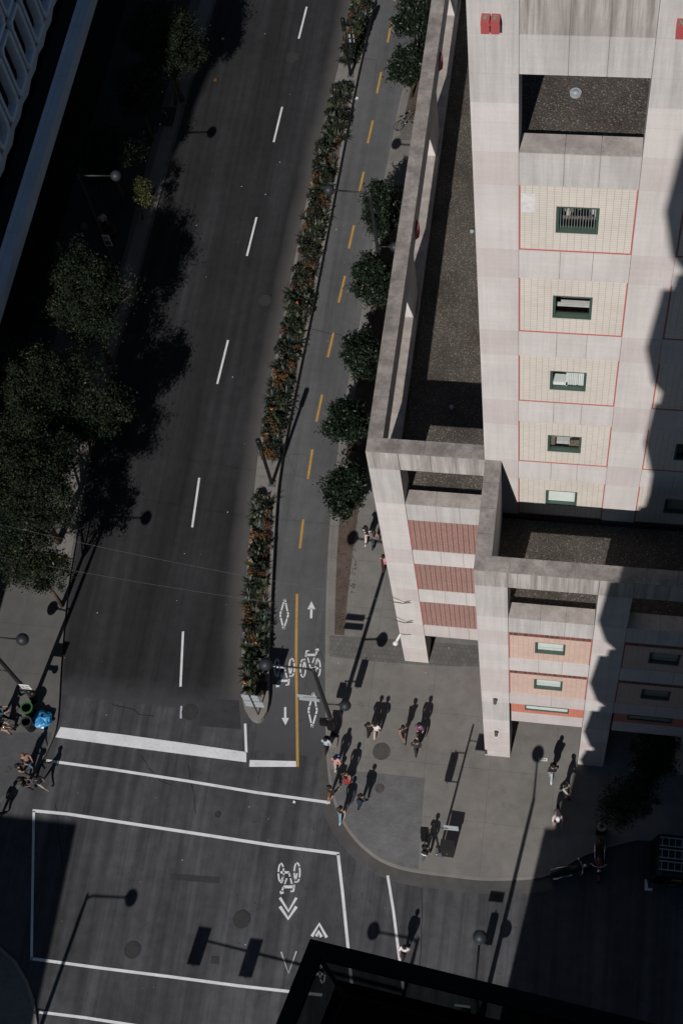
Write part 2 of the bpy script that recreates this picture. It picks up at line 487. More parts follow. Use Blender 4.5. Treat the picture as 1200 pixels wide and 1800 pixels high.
ml = [(-13.6, 110), (-15.6, 82)] + G(ML); mr = [(-11.9, 110), (-14.0, 82)] + G(MR)
def smooth(P, n=2):                                   # corner cutting, end points kept
    for _ in range(n):
        Q = [P[0]]
        for i in range(len(P) - 1):
            (ax, ay), (bx, by) = P[i], P[i + 1]
            Q += [(ax * .75 + bx * .25, ay * .75 + by * .25), (ax * .25 + bx * .75, ay * .25 + by * .75)]
        P = Q + [P[-1]]
    return P
lk, rk, ml, mr = smooth(lk), smooth(rk), smooth(ml), smooth(mr)
def xat(poly, y):
    for i in range(len(poly) - 1):
        (x0, y0), (x1, y1) = poly[i], poly[i + 1]
        if (y0 - y) * (y1 - y) <= 0 and abs(y1 - y0) > 1e-6: return x0 + (x1 - x0) * (y - y0) / (y1 - y0)
    return poly[-1][0]
# newer, darker carriageway with its own UV (u from kerb to planter)
b = MB(); ys = [22.35 + i * 1.5 for i in range(58)]; uvs = []
NU = 10
for y in ys:
    x0, x1 = xat(lk, y) - .05, xat(ml, y) + .1
    for k in range(NU + 1): b.v.append((x0 + (x1 - x0) * k / NU, y + .12 * math.sin(x0 * 1.7) * (y < 23) - .05 * (x1 - x0) * k / NU * .3, .005)); uvs.append((k / NU, y * .02))
for i in range(len(ys) - 1):
    for k in range(NU):
        a0 = i * (NU + 1) + k; b.f.append([a0, a0 + 1, a0 + NU + 2, a0 + NU + 1]); b.m.append(0); b.s.append(False)
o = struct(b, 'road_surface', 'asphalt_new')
uvl = o.data.uv_layers.new(name='UVMap')
for lp in o.data.loops: uvl.data[lp.index].uv = uvs[lp.vertex_index]
b = MB()
ys = [20.6 + i * 2 for i in range(45)]
for i in range(len(ys) - 1):
    y0, y1 = ys[i], ys[i + 1]
    b.add([(xat(mr, y0) - .4, y0, .005), (xat(rk, y0) + .06, y0, .005), (xat(rk, y1) + .06, y1, .005), (xat(mr, y1) - .4, y1, .005)], [(0, 1, 2, 3)])
struct(b, 'bike_path', 'asphalt_bike')

def kerb_line(pts, side, name, w=.13, h=.153, mt='concrete_kerb'):
    P = [Vector((p[0], p[1], 0)) for p in pts]; out = []
    for i, p in enumerate(P):
        d = (P[min(i + 1, len(P) - 1)] - P[max(i - 1, 0)]).normalized()
        out.append(p + Vector((-d.y, d.x, 0)) * side * w)
    b = MB()
    for i in range(len(P) - 1):
        q = [XY(P[i]), XY(P[i + 1]), XY(out[i + 1]), XY(out[i])]
        b.prism(q, -.02, h, bottom=False)
    struct(b, name, mt); return out
rin = kerb_line(rk + [(40, 20.6)], 1, 'kerb')
b = MB(); b.prism([XY(p) for p in rin] + [(40, 110)], -.03, .147); struct(b, 'pavement', 'concrete_walk')
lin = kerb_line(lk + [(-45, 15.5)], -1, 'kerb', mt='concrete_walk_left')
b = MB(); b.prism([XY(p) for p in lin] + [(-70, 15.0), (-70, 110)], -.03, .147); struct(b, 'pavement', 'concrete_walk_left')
b = MB(); gp = [(573, 1300), (574, 1340), (582, 1400), (600, 1447), (627, 1483), (647, 1500), (667, 1515), (700, 1528), (733, 1535), (800, 1543), (850, 1549), (933, 1547), (966, 1541)]; gi = smooth(G(gp))
go = [(gi[i][0] + (gi[min(i + 1, len(gi) - 1)][1] - gi[max(i - 1, 0)][1]) / max(.01, math.dist(gi[min(i + 1, len(gi) - 1)], gi[max(i - 1, 0)])) * .62 * min(1, i / 12), gi[i][1] - (gi[min(i + 1, len(gi) - 1)][0] - gi[max(i - 1, 0)][0]) / max(.01, math.dist(gi[min(i + 1, len(gi) - 1)], gi[max(i - 1, 0)])) * .62 * min(1, i / 12)) for i in range(len(gi))]
for i in range(len(gi) - 1): b.flat([gi[i], gi[i + 1], go[i + 1], go[i]], .009)
struct(b, 'gutter', 'concrete_gutter')
sw = G([(0, 1663), (30, 1690), (50, 1725), (62, 1760), (67, 1800)]) + [(-22.2, 2.0), (-22.2, -40)]
sin_ = kerb_line([(-40, 10.6), (-29, 10.5)] + sw, -1, 'kerb')
b = MB(); b.prism([XY(p) for p in sin_] + [(-60, -40), (-60, 10.5)], -.03, .147); struct(b, 'pavement', 'paver_dark')
b = MB(); b.prism([(-9.0, 6.3), (-7.4, 7.6), (40, 8.3), (40, -40), (-9.6, -40)], -.03, .15); struct(b, 'pavement', 'concrete_walk')
b = MB(); b.flat([(-27.25, 44.5), (-27.05, 60), (-26.6, 75), (-25.5, 100), (-36, 100), (-36, 38), (-30.2, 38), (-30.0, 44.5)], .150); struct(b, 'shade_paving', 'paver_shade_dark')  # sheet with the deep shade beside the left block painted in
b = MB(); yy = [30 + i * 1.5 for i in range(45)]
for i in range(44): b.flat([(xat(lk, yy[i]) - .14, yy[i]), (xat(lk, yy[i + 1]) - .14, yy[i + 1]), (xat(lk, yy[i + 1]) - .95, yy[i + 1]), (xat(lk, yy[i]) - .95, yy[i])], .1515)
struct(b, 'pavement_edge', 'concrete_walk')
# paved patches let into the right-hand pavement
def sheet(name, pts, z, mat_):
    b = MB(); b.flat(G(pts, z), z); return struct(b, name, mat_)
sheet('paving_corner', [(577, 1352), (660, 1359), (746, 1368), (741, 1440), (734, 1532), (700, 1525), (669, 1511), (648, 1496), (628, 1479), (603, 1446), (586, 1399)], .152, 'paver_dark')
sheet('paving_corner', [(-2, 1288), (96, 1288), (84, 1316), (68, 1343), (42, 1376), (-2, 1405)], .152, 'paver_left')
sheet('paving_band', [(579, 1117), (640, 1120), (735, 1127), (850, 1136), (850, 1172), (752, 1170), (650, 1162), (579, 1154)], .152, 'paver_grey')
sheet('paving_bay', [(707, 213), (730, 213), (740, 246), (700, 246)], .152, 'paver_grey')
b = MB()
def soil_bed(y0, y1, w0, w1):
    n = 12; L = []; R = []
    for i in range(n + 1):
        y = y0 + (y1 - y0) * i / n; x = xat(rk, y) + .47
        L.append((x, y)); R.append((x + w0 + (w1 - w0) * min(1, i / n * 3.0), y))
    b.flat(L + R[::-1], .153)
soil_bed(27.0, 55.4, .50, 1.15); soil_bed(60.3, 100, .75, .85)
struct(b, 'soil_bed', 'soil')
# ragged mulch on the bed
b = MB()
for i in range(900):
    y = rng.choice((rng.uniform(27.2, 34), rng.uniform(34, 55), rng.uniform(60.5, 64))); x = xat(rk, y) + .5 + rng.random() * (.45 if y < 29 else .75 if y > 56 else 1.0)
    a = rng.uniform(0, 6.28); l = rng.uniform(.02, .05); w = l * .4; h = .157 + rng.random() * .02
    c, s_ = math.cos(a), math.sin(a)
    b.add([(x - c * l - s_ * w, y - s_ * l + c * w, h), (x + c * l - s_ * w, y + s_ * l + c * w, h + .01), (x + c * l + s_ * w, y + s_ * l - c * w, h), (x - c * l + s_ * w, y - s_ * l - c * w, h + .008)], [(0, 1, 2, 3)], rng.randrange(2))
tag(b.build('bark_mulch', ['soil', 'bark']), 'brown bark mulch covering the soil bed beside the bike path', 'mulch', kind='stuff')

# raised planter (median)
nose = smooth([XY(gz(u, v)) for u, v in [(432, 1250), (440, 1265), (452, 1273), (463, 1268), (471, 1254)]], 1)
outer = ml + nose + mr[::-1]
MZ = .42
b = MB(); b.prism(outer, -.02, MZ); struct(b, 'median_kerb', 'concrete_kerb')
def inset_strip(y0, y1, d=.17):
    n = max(3, int((y1 - y0) / 1.2)); L = []; R = []
    for i in range(n + 1):
        y = y0 + (y1 - y0) * i / n
        L.append((xat(ml, y) + d, y)); R.append((xat(mr, y) - d, y))
    return L + R[::-1]
BEDS = [(23.35, 34.2), (36.5, 62.7), (64.3, 100.0)]
b = MB()
for y0, y1 in BEDS: b.flat(inset_strip(y0, y1), MZ + .005)
struct(b, 'planter_soil', 'soil')

# ------------------------------------------------------------------ painted markings
PZ = .010
def mark(name, mat_='white_paint', lines=(), polys=(), z=PZ):
    b = MB()
    for pts, w in lines: b.strip(G(pts), w, z)
    for p in polys: b.flat(G(p), z)
    return struct(b, name, mat_)
for d in [((539, 12), (525, 68)), ((496, 188), (481, 250)), ((451, 382), (434, 450)), ((401, 598), (382, 675)), ((350.5, 840), (338, 927)), ((322, 1110), (317.5, 1207))]:
    mark('lane_dash', lines=[(d, .115)])
mark('lane_dash', 'worn_paint', lines=[(((319, 1241), (318, 1263)), .10)])
for d in [((696, -18), (693, 2)), ((688, 38), (681, 75)), ((670, 127), (662, 164)), ((655, 212), (646, 252)), ((639, 302), (631, 338)), ((622, 396), (613, 437)), ((606, 485), (595, 532)), ((586, 585), (576, 628)), ((566, 694), (556, 741)), ((549, 790), (541, 842)), ((533, 913), (527, 964))]:
    mark('yellow_dash', 'yellow_paint', lines=[(d, .125)])
mark('yellow_line', 'yellow_paint', lines=[([(522, 1044), (521, 1100), (520.5, 1150), (521, 1200), (522, 1270), (523, 1348)], .13)])
mark('stop_line', polys=[[(107, 1278), (215, 1291), (330, 1307), (433, 1322), (433, 1340), (330, 1327), (215, 1312), (98, 1296)]])
mark('edge_line', lines=[([(431, 1272), (433, 1323)], .125)])
mark('bike_stop_line', polys=[[(439, 1336), (522, 1338), (521, 1348), (438, 1348)]])
mark('crossing_line', lines=[([(82, 1337), (200, 1353), (330, 1373), (450, 1393), (580, 1411)], .14)])
mark('crossing_line', lines=[([(58, 1425), (120, 1431), (330, 1463), (480, 1486), (596, 1501)], .15)])
mark('crossing_line', lines=[([(594, 1501), (602, 1570), (611, 1660), (616, 1712), (626, 1800)], .14)])
mark('crossing_line', lines=[([(60, 1426), (58, 1550), (56, 1687)], .12)])
mark('crossing_line', lines=[([(55, 1685), (180, 1702), (300, 1717), (420, 1733), (500, 1742), (566, 1749)], .135)])
mark('crossing_line', lines=[([(681, 1539), (691, 1600), (701, 1680), (709, 1740)], .125)])
mark('crossing_line', lines=[([(70, 1779), (150, 1789), (260, 1806)], .13)])
mark('parking_corner_mark', polys=[[(1132, 1546), (1136, 1546), (1138, 1561), (1146, 1562), (1145, 1566), (1132, 1565)]])
def diamond(cx, cy, w, h):
    t, r, bt, l = (cx + 1, cy - h), (cx + w, cy + 1), (cx - 1, cy + h), (cx - w, cy + 1)
    L = []
    for a_, c_ in ((t, r), (r, bt), (bt, l), (l, t)):
        f = lambda k: (a_[0] + (c_[0] - a_[0]) * k, a_[1] + (c_[1] - a_[1]) * k)
        L += [((f(.02), f(.20)), .095), ((f(.26), f(.78)), .08), ((f(.84), f(.99)), .085)]
    mark('diamond_mark', lines=L)
diamond(499.5, 1079.5, 7.2, 27); diamond(549.5, 1248, 7.6, 31)
def arrow(cx, ty, by, up=True):
    if up: mark('arrow_mark', polys=[[(cx - 2, ty + 13), (cx + 2, ty + 13), (cx + 1.5, by), (cx - 2.5, by)], [(cx - 7, ty + 14), (cx, ty), (cx + 7, ty + 14)]])
    else: mark('arrow_mark', polys=[[(cx - 2, ty), (cx + 2, ty), (cx + 2, by - 13), (cx - 2, by - 13)], [(cx - 6.5, by - 13), (cx + .5, by), (cx + 6.5, by - 13)]])
arrow(547.3, 1057, 1087); arrow(501.3, 1243, 1275, False)
def bike_mark(cx, cy, k=1.0, flip=False, mat_='white_paint'):
    sg = -1 if flip else 1
    T = lambda x, y: (cx + sg * (x - 795) / 7.5 * k, cy + sg * (y - 290) / 7.5 * k)
    L = []
    for wx, wy, w, h in ((697, 342, 34, 116), (892, 334, 32, 116)):
        for q in range(5):
            a0 = q * 1.2566 + .12; a1 = a0 + 1.08
            L.append(([T(wx + w * math.cos(a0 + (a1 - a0) * i / 6), wy + h * math.sin(a0 + (a1 - a0) * i / 6)) for i in range(7)], .068 * k))
    for p in ([(722, 215), (697, 330)], [(760, 200), (778, 270)], [(783, 290), (800, 345)], [(848, 198), (822, 270)], [(893, 225), (860, 310)]):
        L.append(([T(*q) for q in p], .068 * k))
    L.append(([T(795, 342), T(900, 342)], .105 * k)); L.append(([T(738, 165), T(864, 165)], .125 * k))
    L.append(([T(776, 110), T(742, 112), T(733, 190)], .085 * k)); L.append(([T(905, 93), T(862, 105)], .14 * k)); L.append(([T(884, 105), T(862, 165)], .085 * k))
    mark('bicycle_mark', mat_, lines=L)
bike_mark(545.5, 1168, 1.0); bike_mark(499.8, 1180, 1.0, True); bike_mark(508.0, 1541, 1.08, True); bike_mark(553, 1705, 1.05, False)
mark('chevron_mark', lines=[([(492, 1578), (507, 1602), (521, 1578)], .13), ([(492, 1593.5), (506.5, 1615), (521, 1593.5)], .15)])
mark('chevron_mark', lines=[([(548, 1646), (561, 1624), (574, 1648)], .14), ([(556, 1646), (559.5, 1637), (565, 1647)], .15)])
mark('chevron_mark', 'worn_paint', lines=[([(494, 1673), (507, 1711), (521, 1672)], .07)])

# tar-sealed cracks, an asphalt patch, and a shadow line painted as a dark bar
for pts, w in (([(196, 1238), (214, 1243), (232, 1246), (246, 1256), (270, 1259)], .035), ([(98, 1412), (101, 1440), (106, 1480), (112, 1530)], .03), ([(740, 1560), (741, 1620), (738, 1680), (740, 1720)], .035),
               ([(520, 572), (540, 577), (566, 583), (600, 590), (612, 596)], .03), ([(250, 1330), (262, 1350), (281, 1372), (300, 1380)], .025), ([(330, 1345), (340, 1395), (345, 1430)], .03), ([(556, 1130), (572, 1165), (575, 1240)], .02)):
    q = []
    for i in range(len(pts) - 1):
        for k in range(5):
            t = k / 5; q.append((pts[i][0] * (1 - t) + pts[i + 1][0] * t + rng.uniform(-1.2, 1.2), pts[i][1] * (1 - t) + pts[i + 1][1] * t + rng.uniform(-1, 1)))
    mark('road_crack', 'road_tar', lines=[(q + [pts[-1]], w)], z=.0085)
mark('road_patch_and_shadow', 'asphalt_patch_and_shadow', polys=[[(300, 1536), (386, 1542), (385, 1553), (299, 1546)]], z=.0075)  # faint shadow line across the junction, painted as a dark bar
mark('road_patch_and_shadow', 'asphalt_patch_and_shadow', polys=[[(352, 1228), (420, 1231), (424, 1282), (350, 1276)]], z=.0080)
# ------------------------------------------------------------------ covers let into the ground
def cover(u, v, r, label, mat_='iron', z=.012, ribs=True, group='manhole covers'):
    p = gz(u, v, z); b = MB()
    b.ring((p.x, p.y), r * .86, r, z - .01, z + .012, 32)
    b.ring((p.x, p.y), 0.001, r * .84, z - .01, z + .006, 32)
    b.ring((p.x, p.y), r * .40, r * .50, z, z + .011, 24)
    b.ring((p.x, p.y), r * .60, r * .66, z, z + .010, 24)
    if ribs:
        for k in range(8):
            a_ = k * math.pi / 4
            b.obox((p.x + .75 * r * math.cos(a_), p.y + .75 * r * math.sin(a_), 0), (math.cos(a_), math.sin(a_), 0), (-math.sin(a_), math.cos(a_), 0), r * .05, r * .03, z, z + .012)
    tag(b.build('manhole_cover', mat_, at=(p.x, p.y, 0)), label, 'manhole cover', group)
cover(334, 1252, .42, 'round iron manhole cover at the end of the lane dashes before the stop line')
cover(670, 1321, .43, 'large round rusty manhole cover on the pale pavement corner', 'iron_pale', .155)
cover(667, 1386, .22, 'small round cover at the edge of the dark corner paving', 'iron_pale', .158)
cover(425, 1616, .42, 'round manhole cover left of the down pointing chevrons')
cover(233, 1670, .40, 'round manhole cover above the lowest crossing line on the left')
cover(466, 528, .38, 'round manhole cover in the dark road beside the flower planter')
cover(514, 101, .42, 'round manhole cover in the far road nearest the top of the photo')
cover(383, 1432, .16, 'small round valve cover between the two upper crossing lines')
cover(15, 1353, .17, 'small round cover on the pavement by the left edge of the photo', 'iron_pale', .155)
p = gz(378, 1688); b = MB(); b.box(p.x - .2, p.x + .2, p.y - .17, p.y + .17, .004, .014); b.ring((p.x, p.y), .06, .13, .014, .024, 16)
tag(b.build('valve_box', 'iron'), 'square iron valve box under the signal shadows', 'valve cover')

# ------------------------------------------------------------------ the pale concrete office building on the right
OB = thing('office_building', 'pale precast concrete office building with red edged tile panels and green windows', 'building', (0, 25.93, 0))
FY, TY = 21.5, 25.93
ZT, ZL, ZS, ZR = 22.15, 20.82, 17.93, 17.6
XS = [-7.8, -3.37, 1.05, 5.45, 9.85, 14.25]           # left edges of the pilasters
PW = 1.19

def blocks(b, x0, x1, y0, y1, zs, mats, g=.012):       # stacked precast units with open joints over a core
    for i in range(len(zs) - 1):
        b.box(x0, x1, y0, y1, zs[i] + g / 2, zs[i + 1] - g / 2, mats[i % len(mats)])
    b.box(x0 + .015, x1 - .015, y0 + .015, y1 - .015, zs[0], zs[-1], 3)
PM = ['precast', 'precast_pink', 'precast_grey', 'joint', 'precast_stained']
def pilaster(x, y, d, z0, zs, mats, pw=PW):
    b = MB(); blocks(b, x, x + pw, y, y + d, [z0] + zs, mats); return b.build('pilaster', PM, OB)
low = [1.9, 3.9, 5.7, 8.1, 9.46, 12.27, 13.67, 15.1, 16.5, 17.93, 20.82]
ZC = ZT - .001
pilaster(XS[0], TY, 1.2, .147, [2.0, 3.83, 5.2, 6.6, 8.04, 9.41, 10.8, 12.2, 13.6, 15.0, 16.5, 17.93, 20.8], [1, 0, 1, 0, 0, 1, 0, 0, 1, 0, 0, 0, 2])
for x in XS[1:]:
    pilaster(x, FY, 1.2, .147, low, [1, 1, 0, 2, 0, 1, 0, 0, 1, 0, 2])
tz = [22.3, 24.9, 26.54, 29.42, 30.83, 33.72, 35.12, 38.05, 39.39, 40.55, 41.3, 42.34, 43.69, 45.6]
for x in XS[1:]:
    b = MB(); blocks(b, x - .02, x + 1.20, TY, TY + 1.0, [17.55, 20.85] + tz, [0, 1, 0, 1, 0, 1, 0, 1, 0, 1, 0, 0, 2, 2, 2]); b.build('pilaster', PM, OB)

def band(name, x0, x1, y0, y1, z0, z1, m, n=3, top=None, g=.014):   # spandrel or lintel of n precast units side by side
    b = MB(); w = (x1 - x0) / n
    fr = [0] + [x0 + w * (i + (.12 if i == 1 else 0)) - x0 for i in range(1, n)] + [x1 - x0]
    for i in range(n):
        b.box(x0 + fr[i] + g / 2, x0 + fr[i + 1] - g / 2, y0, y1, z0, z1, 0)
    b.box(x0, x1, y0 + .02, y1 - .02, z0 + .01, z1 - .012, 1)
    if top:
        for i in range(n): b.box(x0 + fr[i] + g / 2, x0 + fr[i + 1] - g / 2, y0 + .001, y1 - .001, z1 + .001, z1 + .02, 2)
    return b.build(name, [m, 'joint', top or 'coping'], OB)

def tile_panel(x0, x1, z0, z1, y, mat_, win=None, trim_bottom=True, cap=None, trims=True, dark=False, recess=.035):
    f = y + recess; k = f + .10; b = MB()
    zt = z1 - (.36 if cap else 0)
    if win:
        wx0, wx1, wz0, wz1 = win
        b.box(x0, wx0, f, k, z0, zt); b.box(wx1, x1, f, k, z0, zt)
        b.box(wx0, wx1, f, k, z0, wz0); b.box(wx0, wx1, f, k, wz1, zt)
    else: b.box(x0, x1, f, k, z0, zt)
    o = b.build('tile_panel', mat_, OB)
    if cap:
        c = MB(); c.box(x0, x1, f - .004, k, zt, z1); c.build('tile_cap', cap, o)
    if trims:
        w = .04
        for q in [(x0, x0 + w, z0, z1), (x1 - w, x1, z0, z1)] + ([(x0 + w, x1 - w, z0, z0 + .045)] if trim_bottom else []):
            t = MB(); t.box(q[0], q[1], f - .02, f - .001, q[2], q[3]); t.build('trim', 'red_trim', o)
    return o

def window(x0, x1, z0, z1, y, style, w=.085, pd=.13):
    b = MB()
    yo, yi = y + .02, y + .20
    b.box(x0, x0 + w, yo, yi, z0, z1); b.box(x1 - w, x1, yo, yi, z0, z1)
    b.box(x0 + w, x1 - w, yo, yi, z0, z0 + w); b.box(x0 + w, x1 - w, yo, yi, z1 - w, z1)
    o = b.build('window', 'green_frame', OB)
    ix0, ix1, iz0, iz1 = x0 + w, x1 - w, z0 + w, z1 - w
    p = MB(); p.add([(ix0, y + pd, iz0), (ix1, y + pd, iz0), (ix1, y + pd, iz1), (ix0, y + pd, iz1)], [(0, 1, 2, 3)]); p.build('pane', 'window_pane', o)
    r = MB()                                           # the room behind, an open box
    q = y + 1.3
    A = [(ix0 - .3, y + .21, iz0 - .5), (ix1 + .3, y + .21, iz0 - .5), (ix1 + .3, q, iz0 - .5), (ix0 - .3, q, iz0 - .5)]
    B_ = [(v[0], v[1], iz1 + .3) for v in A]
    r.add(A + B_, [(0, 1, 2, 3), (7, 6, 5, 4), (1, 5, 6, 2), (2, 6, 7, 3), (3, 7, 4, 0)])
    if style == 'shelf':
        r.box(ix0, ix1, y + .5, y + .9, iz0 - .05, iz0 + .03, 1)
        for i in range(26):
            xx = rng.uniform(ix0 + .05, ix1 - .05); s_ = rng.uniform(.04, .12)
            r.box(xx - s_, xx + s_, y + .55, y + .8, iz0 + .03, iz0 + rng.uniform(.1, .5), rng.choice((1, 2, 3, 4)))
    if style == 'rail':
        r.box(ix0, ix1, y + .3, y + .36, iz0 + .16, iz0 + .24, 2); r.box(ix0, ix1, y + .3, y + .34, iz0 + .30, iz0 + .33, 2)
        r.ball((ix1 - .25, y + .5, iz1 - .1), .14, 8, 6, 2)
    if style == 'desk':
        r.box(ix0 + .22, ix0 + .68, y + .25, y + .7, iz0 + .12, iz0 + .30, 2); r.box(ix0, ix0 + .17, y + .2, y + .5, iz0 + .1, iz1, 1)
        r.box(ix1 - .35, ix1, y + .25, y + .45, iz0 + .02, iz0 + .1, 1)
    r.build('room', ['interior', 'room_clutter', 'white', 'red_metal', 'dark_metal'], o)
    d = MB()
    if style == 'shelf':
        n = 13
        for i in range(n):
            xx = ix0 + (ix1 - ix0) * (i + .5) / n; d.box(xx - .008, xx + .008, y + .15, y + .165, iz0, iz1)
    if style == 'half':
        xm = ix0 + (ix1 - ix0) * .48
        for i in range(9):
            xx = xm + (ix1 - xm) * i / 9; d.box(xx + .004, xx + (ix1 - xm) / 9 * rng.uniform(.82, .97), y + .16 + rng.random() * .03, y + .2, iz0 + .05, iz1)
        d.box(xm - .05, xm, y + .145, y + .2, iz0, iz1); d.box(ix0, xm, y + .145, y + .45, iz0 + .04, iz0 + .24)
    if style in ('closed', 'blind'):
        n = 14; hh = (iz1 - iz0)
        top = iz1 if style == 'closed' else iz1 - .12
        d.box(ix0 + .004, ix1 - .004, y + pd + .035, y + pd + .045, iz0 + (.03 if style == 'closed' else .24), top)
        if style == 'blind':
            for k in range(3): d.box(ix0 + .004, ix1 - .004, y + .15, y + .17, iz0 + .01 + k * .075, iz0 + .065 + k * .075)
        else: d.box(ix0 + .004, ix1 - .004, y + pd + .025, y + pd + .05, iz0, iz0 + .028)
    if d.v: d.build('blind', 'blind' if style != 'shelf' else 'alu', o)
    return o

# tower face: two bays, five storeys each
WX = (-1.14, .04)
tp = [(35.12, 38.05, 35.95, 37.17, 'shelf'), (30.83, 33.72, 31.63, 32.87, 'rail'), (26.54, 29.42, 27.34, 28.56, 'half'), (22.21, 25.15, 23.03, 24.26, 'desk'), (17.9, 20.85, 18.8, 20.0, 'closed')]
for bx in range(3):
    x0, x1 = XS[1 + bx] + 1.205, XS[2 + bx] - .025
    for i, (z0, z1, w0, w1, st) in enumerate(tp):
        dx = bx * 4.4
        if bx and st == 'shelf': st = 'blind'
        win = (WX[0] + dx + (.02 if bx else 0), WX[1] + dx + (.0 if bx else 0), w0, w1)
        tile_panel(x0, x1, z0, z1, TY, 'tile_cream', win)
        window(*win, TY + .035, st)
        band('spandrel', x0, x1, TY + .012, TY + .5, z1 + .006, (tp[i - 1][0] if i else 39.39) - .006, 'precast_grey' if i == 0 else 'precast', 3)
    band('sill', x0, x1, TY + .013, TY + .66, 39.39 - .03, 39.39, 'precast_grey', 3, 'coping_pale')
    band('lintel', x0, x1, TY + .012, TY + .55, 42.34, 43.685, 'precast_grey')
    band('parapet', x0, x1, TY + .012, TY + .55, 43.70, 45.6, 'precast_stained')
b = MB(); z = 37.66
for k in range(4): b.box(-2.10, -1.72, TY + .031, TY + .034, z - .2 * k - .19, z - .2 * k)
b.build('tile_patch', 'white', OB)
b = MB(); b.box(-3.2, 14, TY + .56, 46, 39.0, 39.05); b.build('terrace_roof', 'gravel', OB)
b = MB(); b.box(-3.36, 14, TY + .9, 46, 17.6, 38.95, 0); b.build('core_wall', 'precast', OB)
b = MB(); b.box(-3.38, -3.0, TY + 1.0, 46, 38.96, 45.6, 0); b.box(-3.0, 14, 44.5, 46, 39.06, 45.6, 0); b.build('terrace_wall', 'precast_grey', OB)
b = MB(); p = gz(1011, 163, 39.1); b.ring((p.x, p.y), .02, .16, 39.05, 39.13, 16); b.ball((p.x, p.y, 39.13), .08, 10, 6, 0, (1, 1, .5)); b.build('roof_drain', 'alu', OB)
for u, v in ((829, 406), (793, 715)):
    b = MB(); p = gz(u, v, 17.66); b.ring((p.x, p.y), .02, .09, 17.6, 17.68, 12); b.ball((p.x, p.y, 17.68), .05, 8, 6); b.build('roof_drain', 'alu', OB)

# front wing, low part: bays between the front pilasters
for bx in range(3):
    x0, x1 = XS[1 + bx] + PW + .012, XS[2 + bx] - .012
    dx = bx * 4.4
    st = 'blind'
    tile_panel(x0, x1, 13.67, 16.5, FY, 'tile_pink', (WX[0] + dx, WX[1] + dx, 14.4, 15.62), False, 'tile_maroon'); window(WX[0] + dx, WX[1] + dx, 14.4, 15.62, FY + .035, st)
    tile_panel(x0, x1, 9.46, 12.27, FY, 'tile_pink', (WX[0] + dx, WX[1] + dx, 10.2, 11.42), False, 'tile_maroon'); window(WX[0] + dx, WX[1] + dx, 10.2, 11.42, FY + .035, st)
    band('spandrel', x0, x1, FY + .012, FY + .5, 16.505, 17.90, 'precast_grey')
    band('sill', x0, x1, FY + .013, FY + .66, 17.90, ZS - .02, 'precast_grey', 3, 'coping_pale')
    band('spandrel', x0, x1, FY + .012, FY + .5, 12.28, 13.66, 'precast')
    band('spandrel', x0, x1, FY + .012, FY + .5, 8.12, 9.45, 'precast_pink', 2)
    tile_panel(x0 + .07, x1 - .0, 6.99, 8.11, FY + .0, 'tile_orange', (-1.5 + dx, .39 + dx, 7.42, 8.05), True, None, False); window(-1.5 + dx, .39 + dx, 7.42, 8.05, FY - .005, 'closed', .045, .06)
    band('beam', x0 + .07, x1, FY + .03, FY + .8, 5.72, 6.985, 'precast_pink', 1)
    band('lintel', x0, x1, FY + .012, FY + .56, ZL, ZT - .03, 'precast_stained')
# top parapets of the front wing and of the west wing, weathered copings with joints
def coping(segs, name='parapet'):
    b = MB()
    for (x0, x1, y0, y1) in segs: b.box(x0, x1, y0, y1, ZT - .03, ZT)
    return b.build(name, 'coping', OB)
fx = [-3.37, -2.12, -.96, .22, 1.36, 2.62, 3.7, 4.9, 6.1, 7.4, 8.6, 9.9, 11.2, 12.5, 15]
coping([(fx[i] + .007, fx[i + 1] - .007, FY, FY + .60) for i in range(len(fx) - 1)])
ly = [22.1, 22.95, 23.98, 25.0, TY - .005]
coping([(-3.37, -2.78, ly[i] + (.007 if i else .002), ly[i + 1] - .007) for i in range(len(ly) - 1)])
b = MB(); b.box(-3.368, -2.782, FY + 1.2, TY - .005, 17.5, ZT - .031); b.box(-3.368, -2.782, FY + .59, FY + 1.2, ZL, ZT - .031); b.build('side_parapet', 'precast_grey', OB)
for x in XS[1:]:
    b = MB(); b.box(x, x + PW, FY + .001, FY + .58, ZL + .006, ZT - .031); b.build('pilaster_head', 'precast_stained', OB)
b = MB(); b.box(-2.775, 16, FY + .67, TY - .002, ZR - .1, ZR); b.build('low_roof', 'gravel', OB)
b = MB(); b.box(-2.77, 16, TY - .10, TY - .004, ZR, ZR + .26); b.build('flashing', 'dark_metal', OB)
# west wing
x0, x1 = XS[0] + PW + .012, XS[1] - .03
MY = TY + .005
band('lintel', x0, x1, MY + .012, MY + .56, ZL, ZT - .03, 'precast_stained')
band('spandrel', x0, x1, MY + .012, MY + .5, 16.505, 17.90, 'precast_grey')
band('sill', x0, x1, MY + .013, MY + .66, 17.90, ZS - .02, 'precast_grey', 3, 'coping_pale')
for z0, z1, zz in ((13.6, 16.5, 13.6), (9.41, 12.2, 9.41), (5.2, 8.03, 5.2)):
    o = tile_panel(x0, x1, z0, z1, MY, 'tile_brown', None, False, None, False)
    t = MB(); t.box(x0, x0 + .05, MY + .012, MY + .033, z0, z1); t.build('trim', 'red_trim', o)
for z0, z1 in ((12.21, 13.59), (8.04, 9.40), (3.83, 5.19)): band('spandrel', x0, x1, MY + .012, MY + .5, z0, z1, 'precast_pink' if z0 < 5 else 'precast')
mx_ = [-7.8, -6.62, -5.64, -4.5, -3.40]
coping([(mx_[i] + .007, mx_[i + 1] - .007, TY + .002, TY + .60) for i in range(4)])
wy = [26.53 + 1.77 * i for i in range(16)]
coping([(-7.8, -7.22, wy[i] + .007, wy[i + 1] - .007) for i in range(15)])
b = MB(); b.box(XS[0], XS[0] + PW, TY + .001, TY + .58, ZL + .006, ZT - .031); b.build('pilaster_head', 'precast_stained', OB)
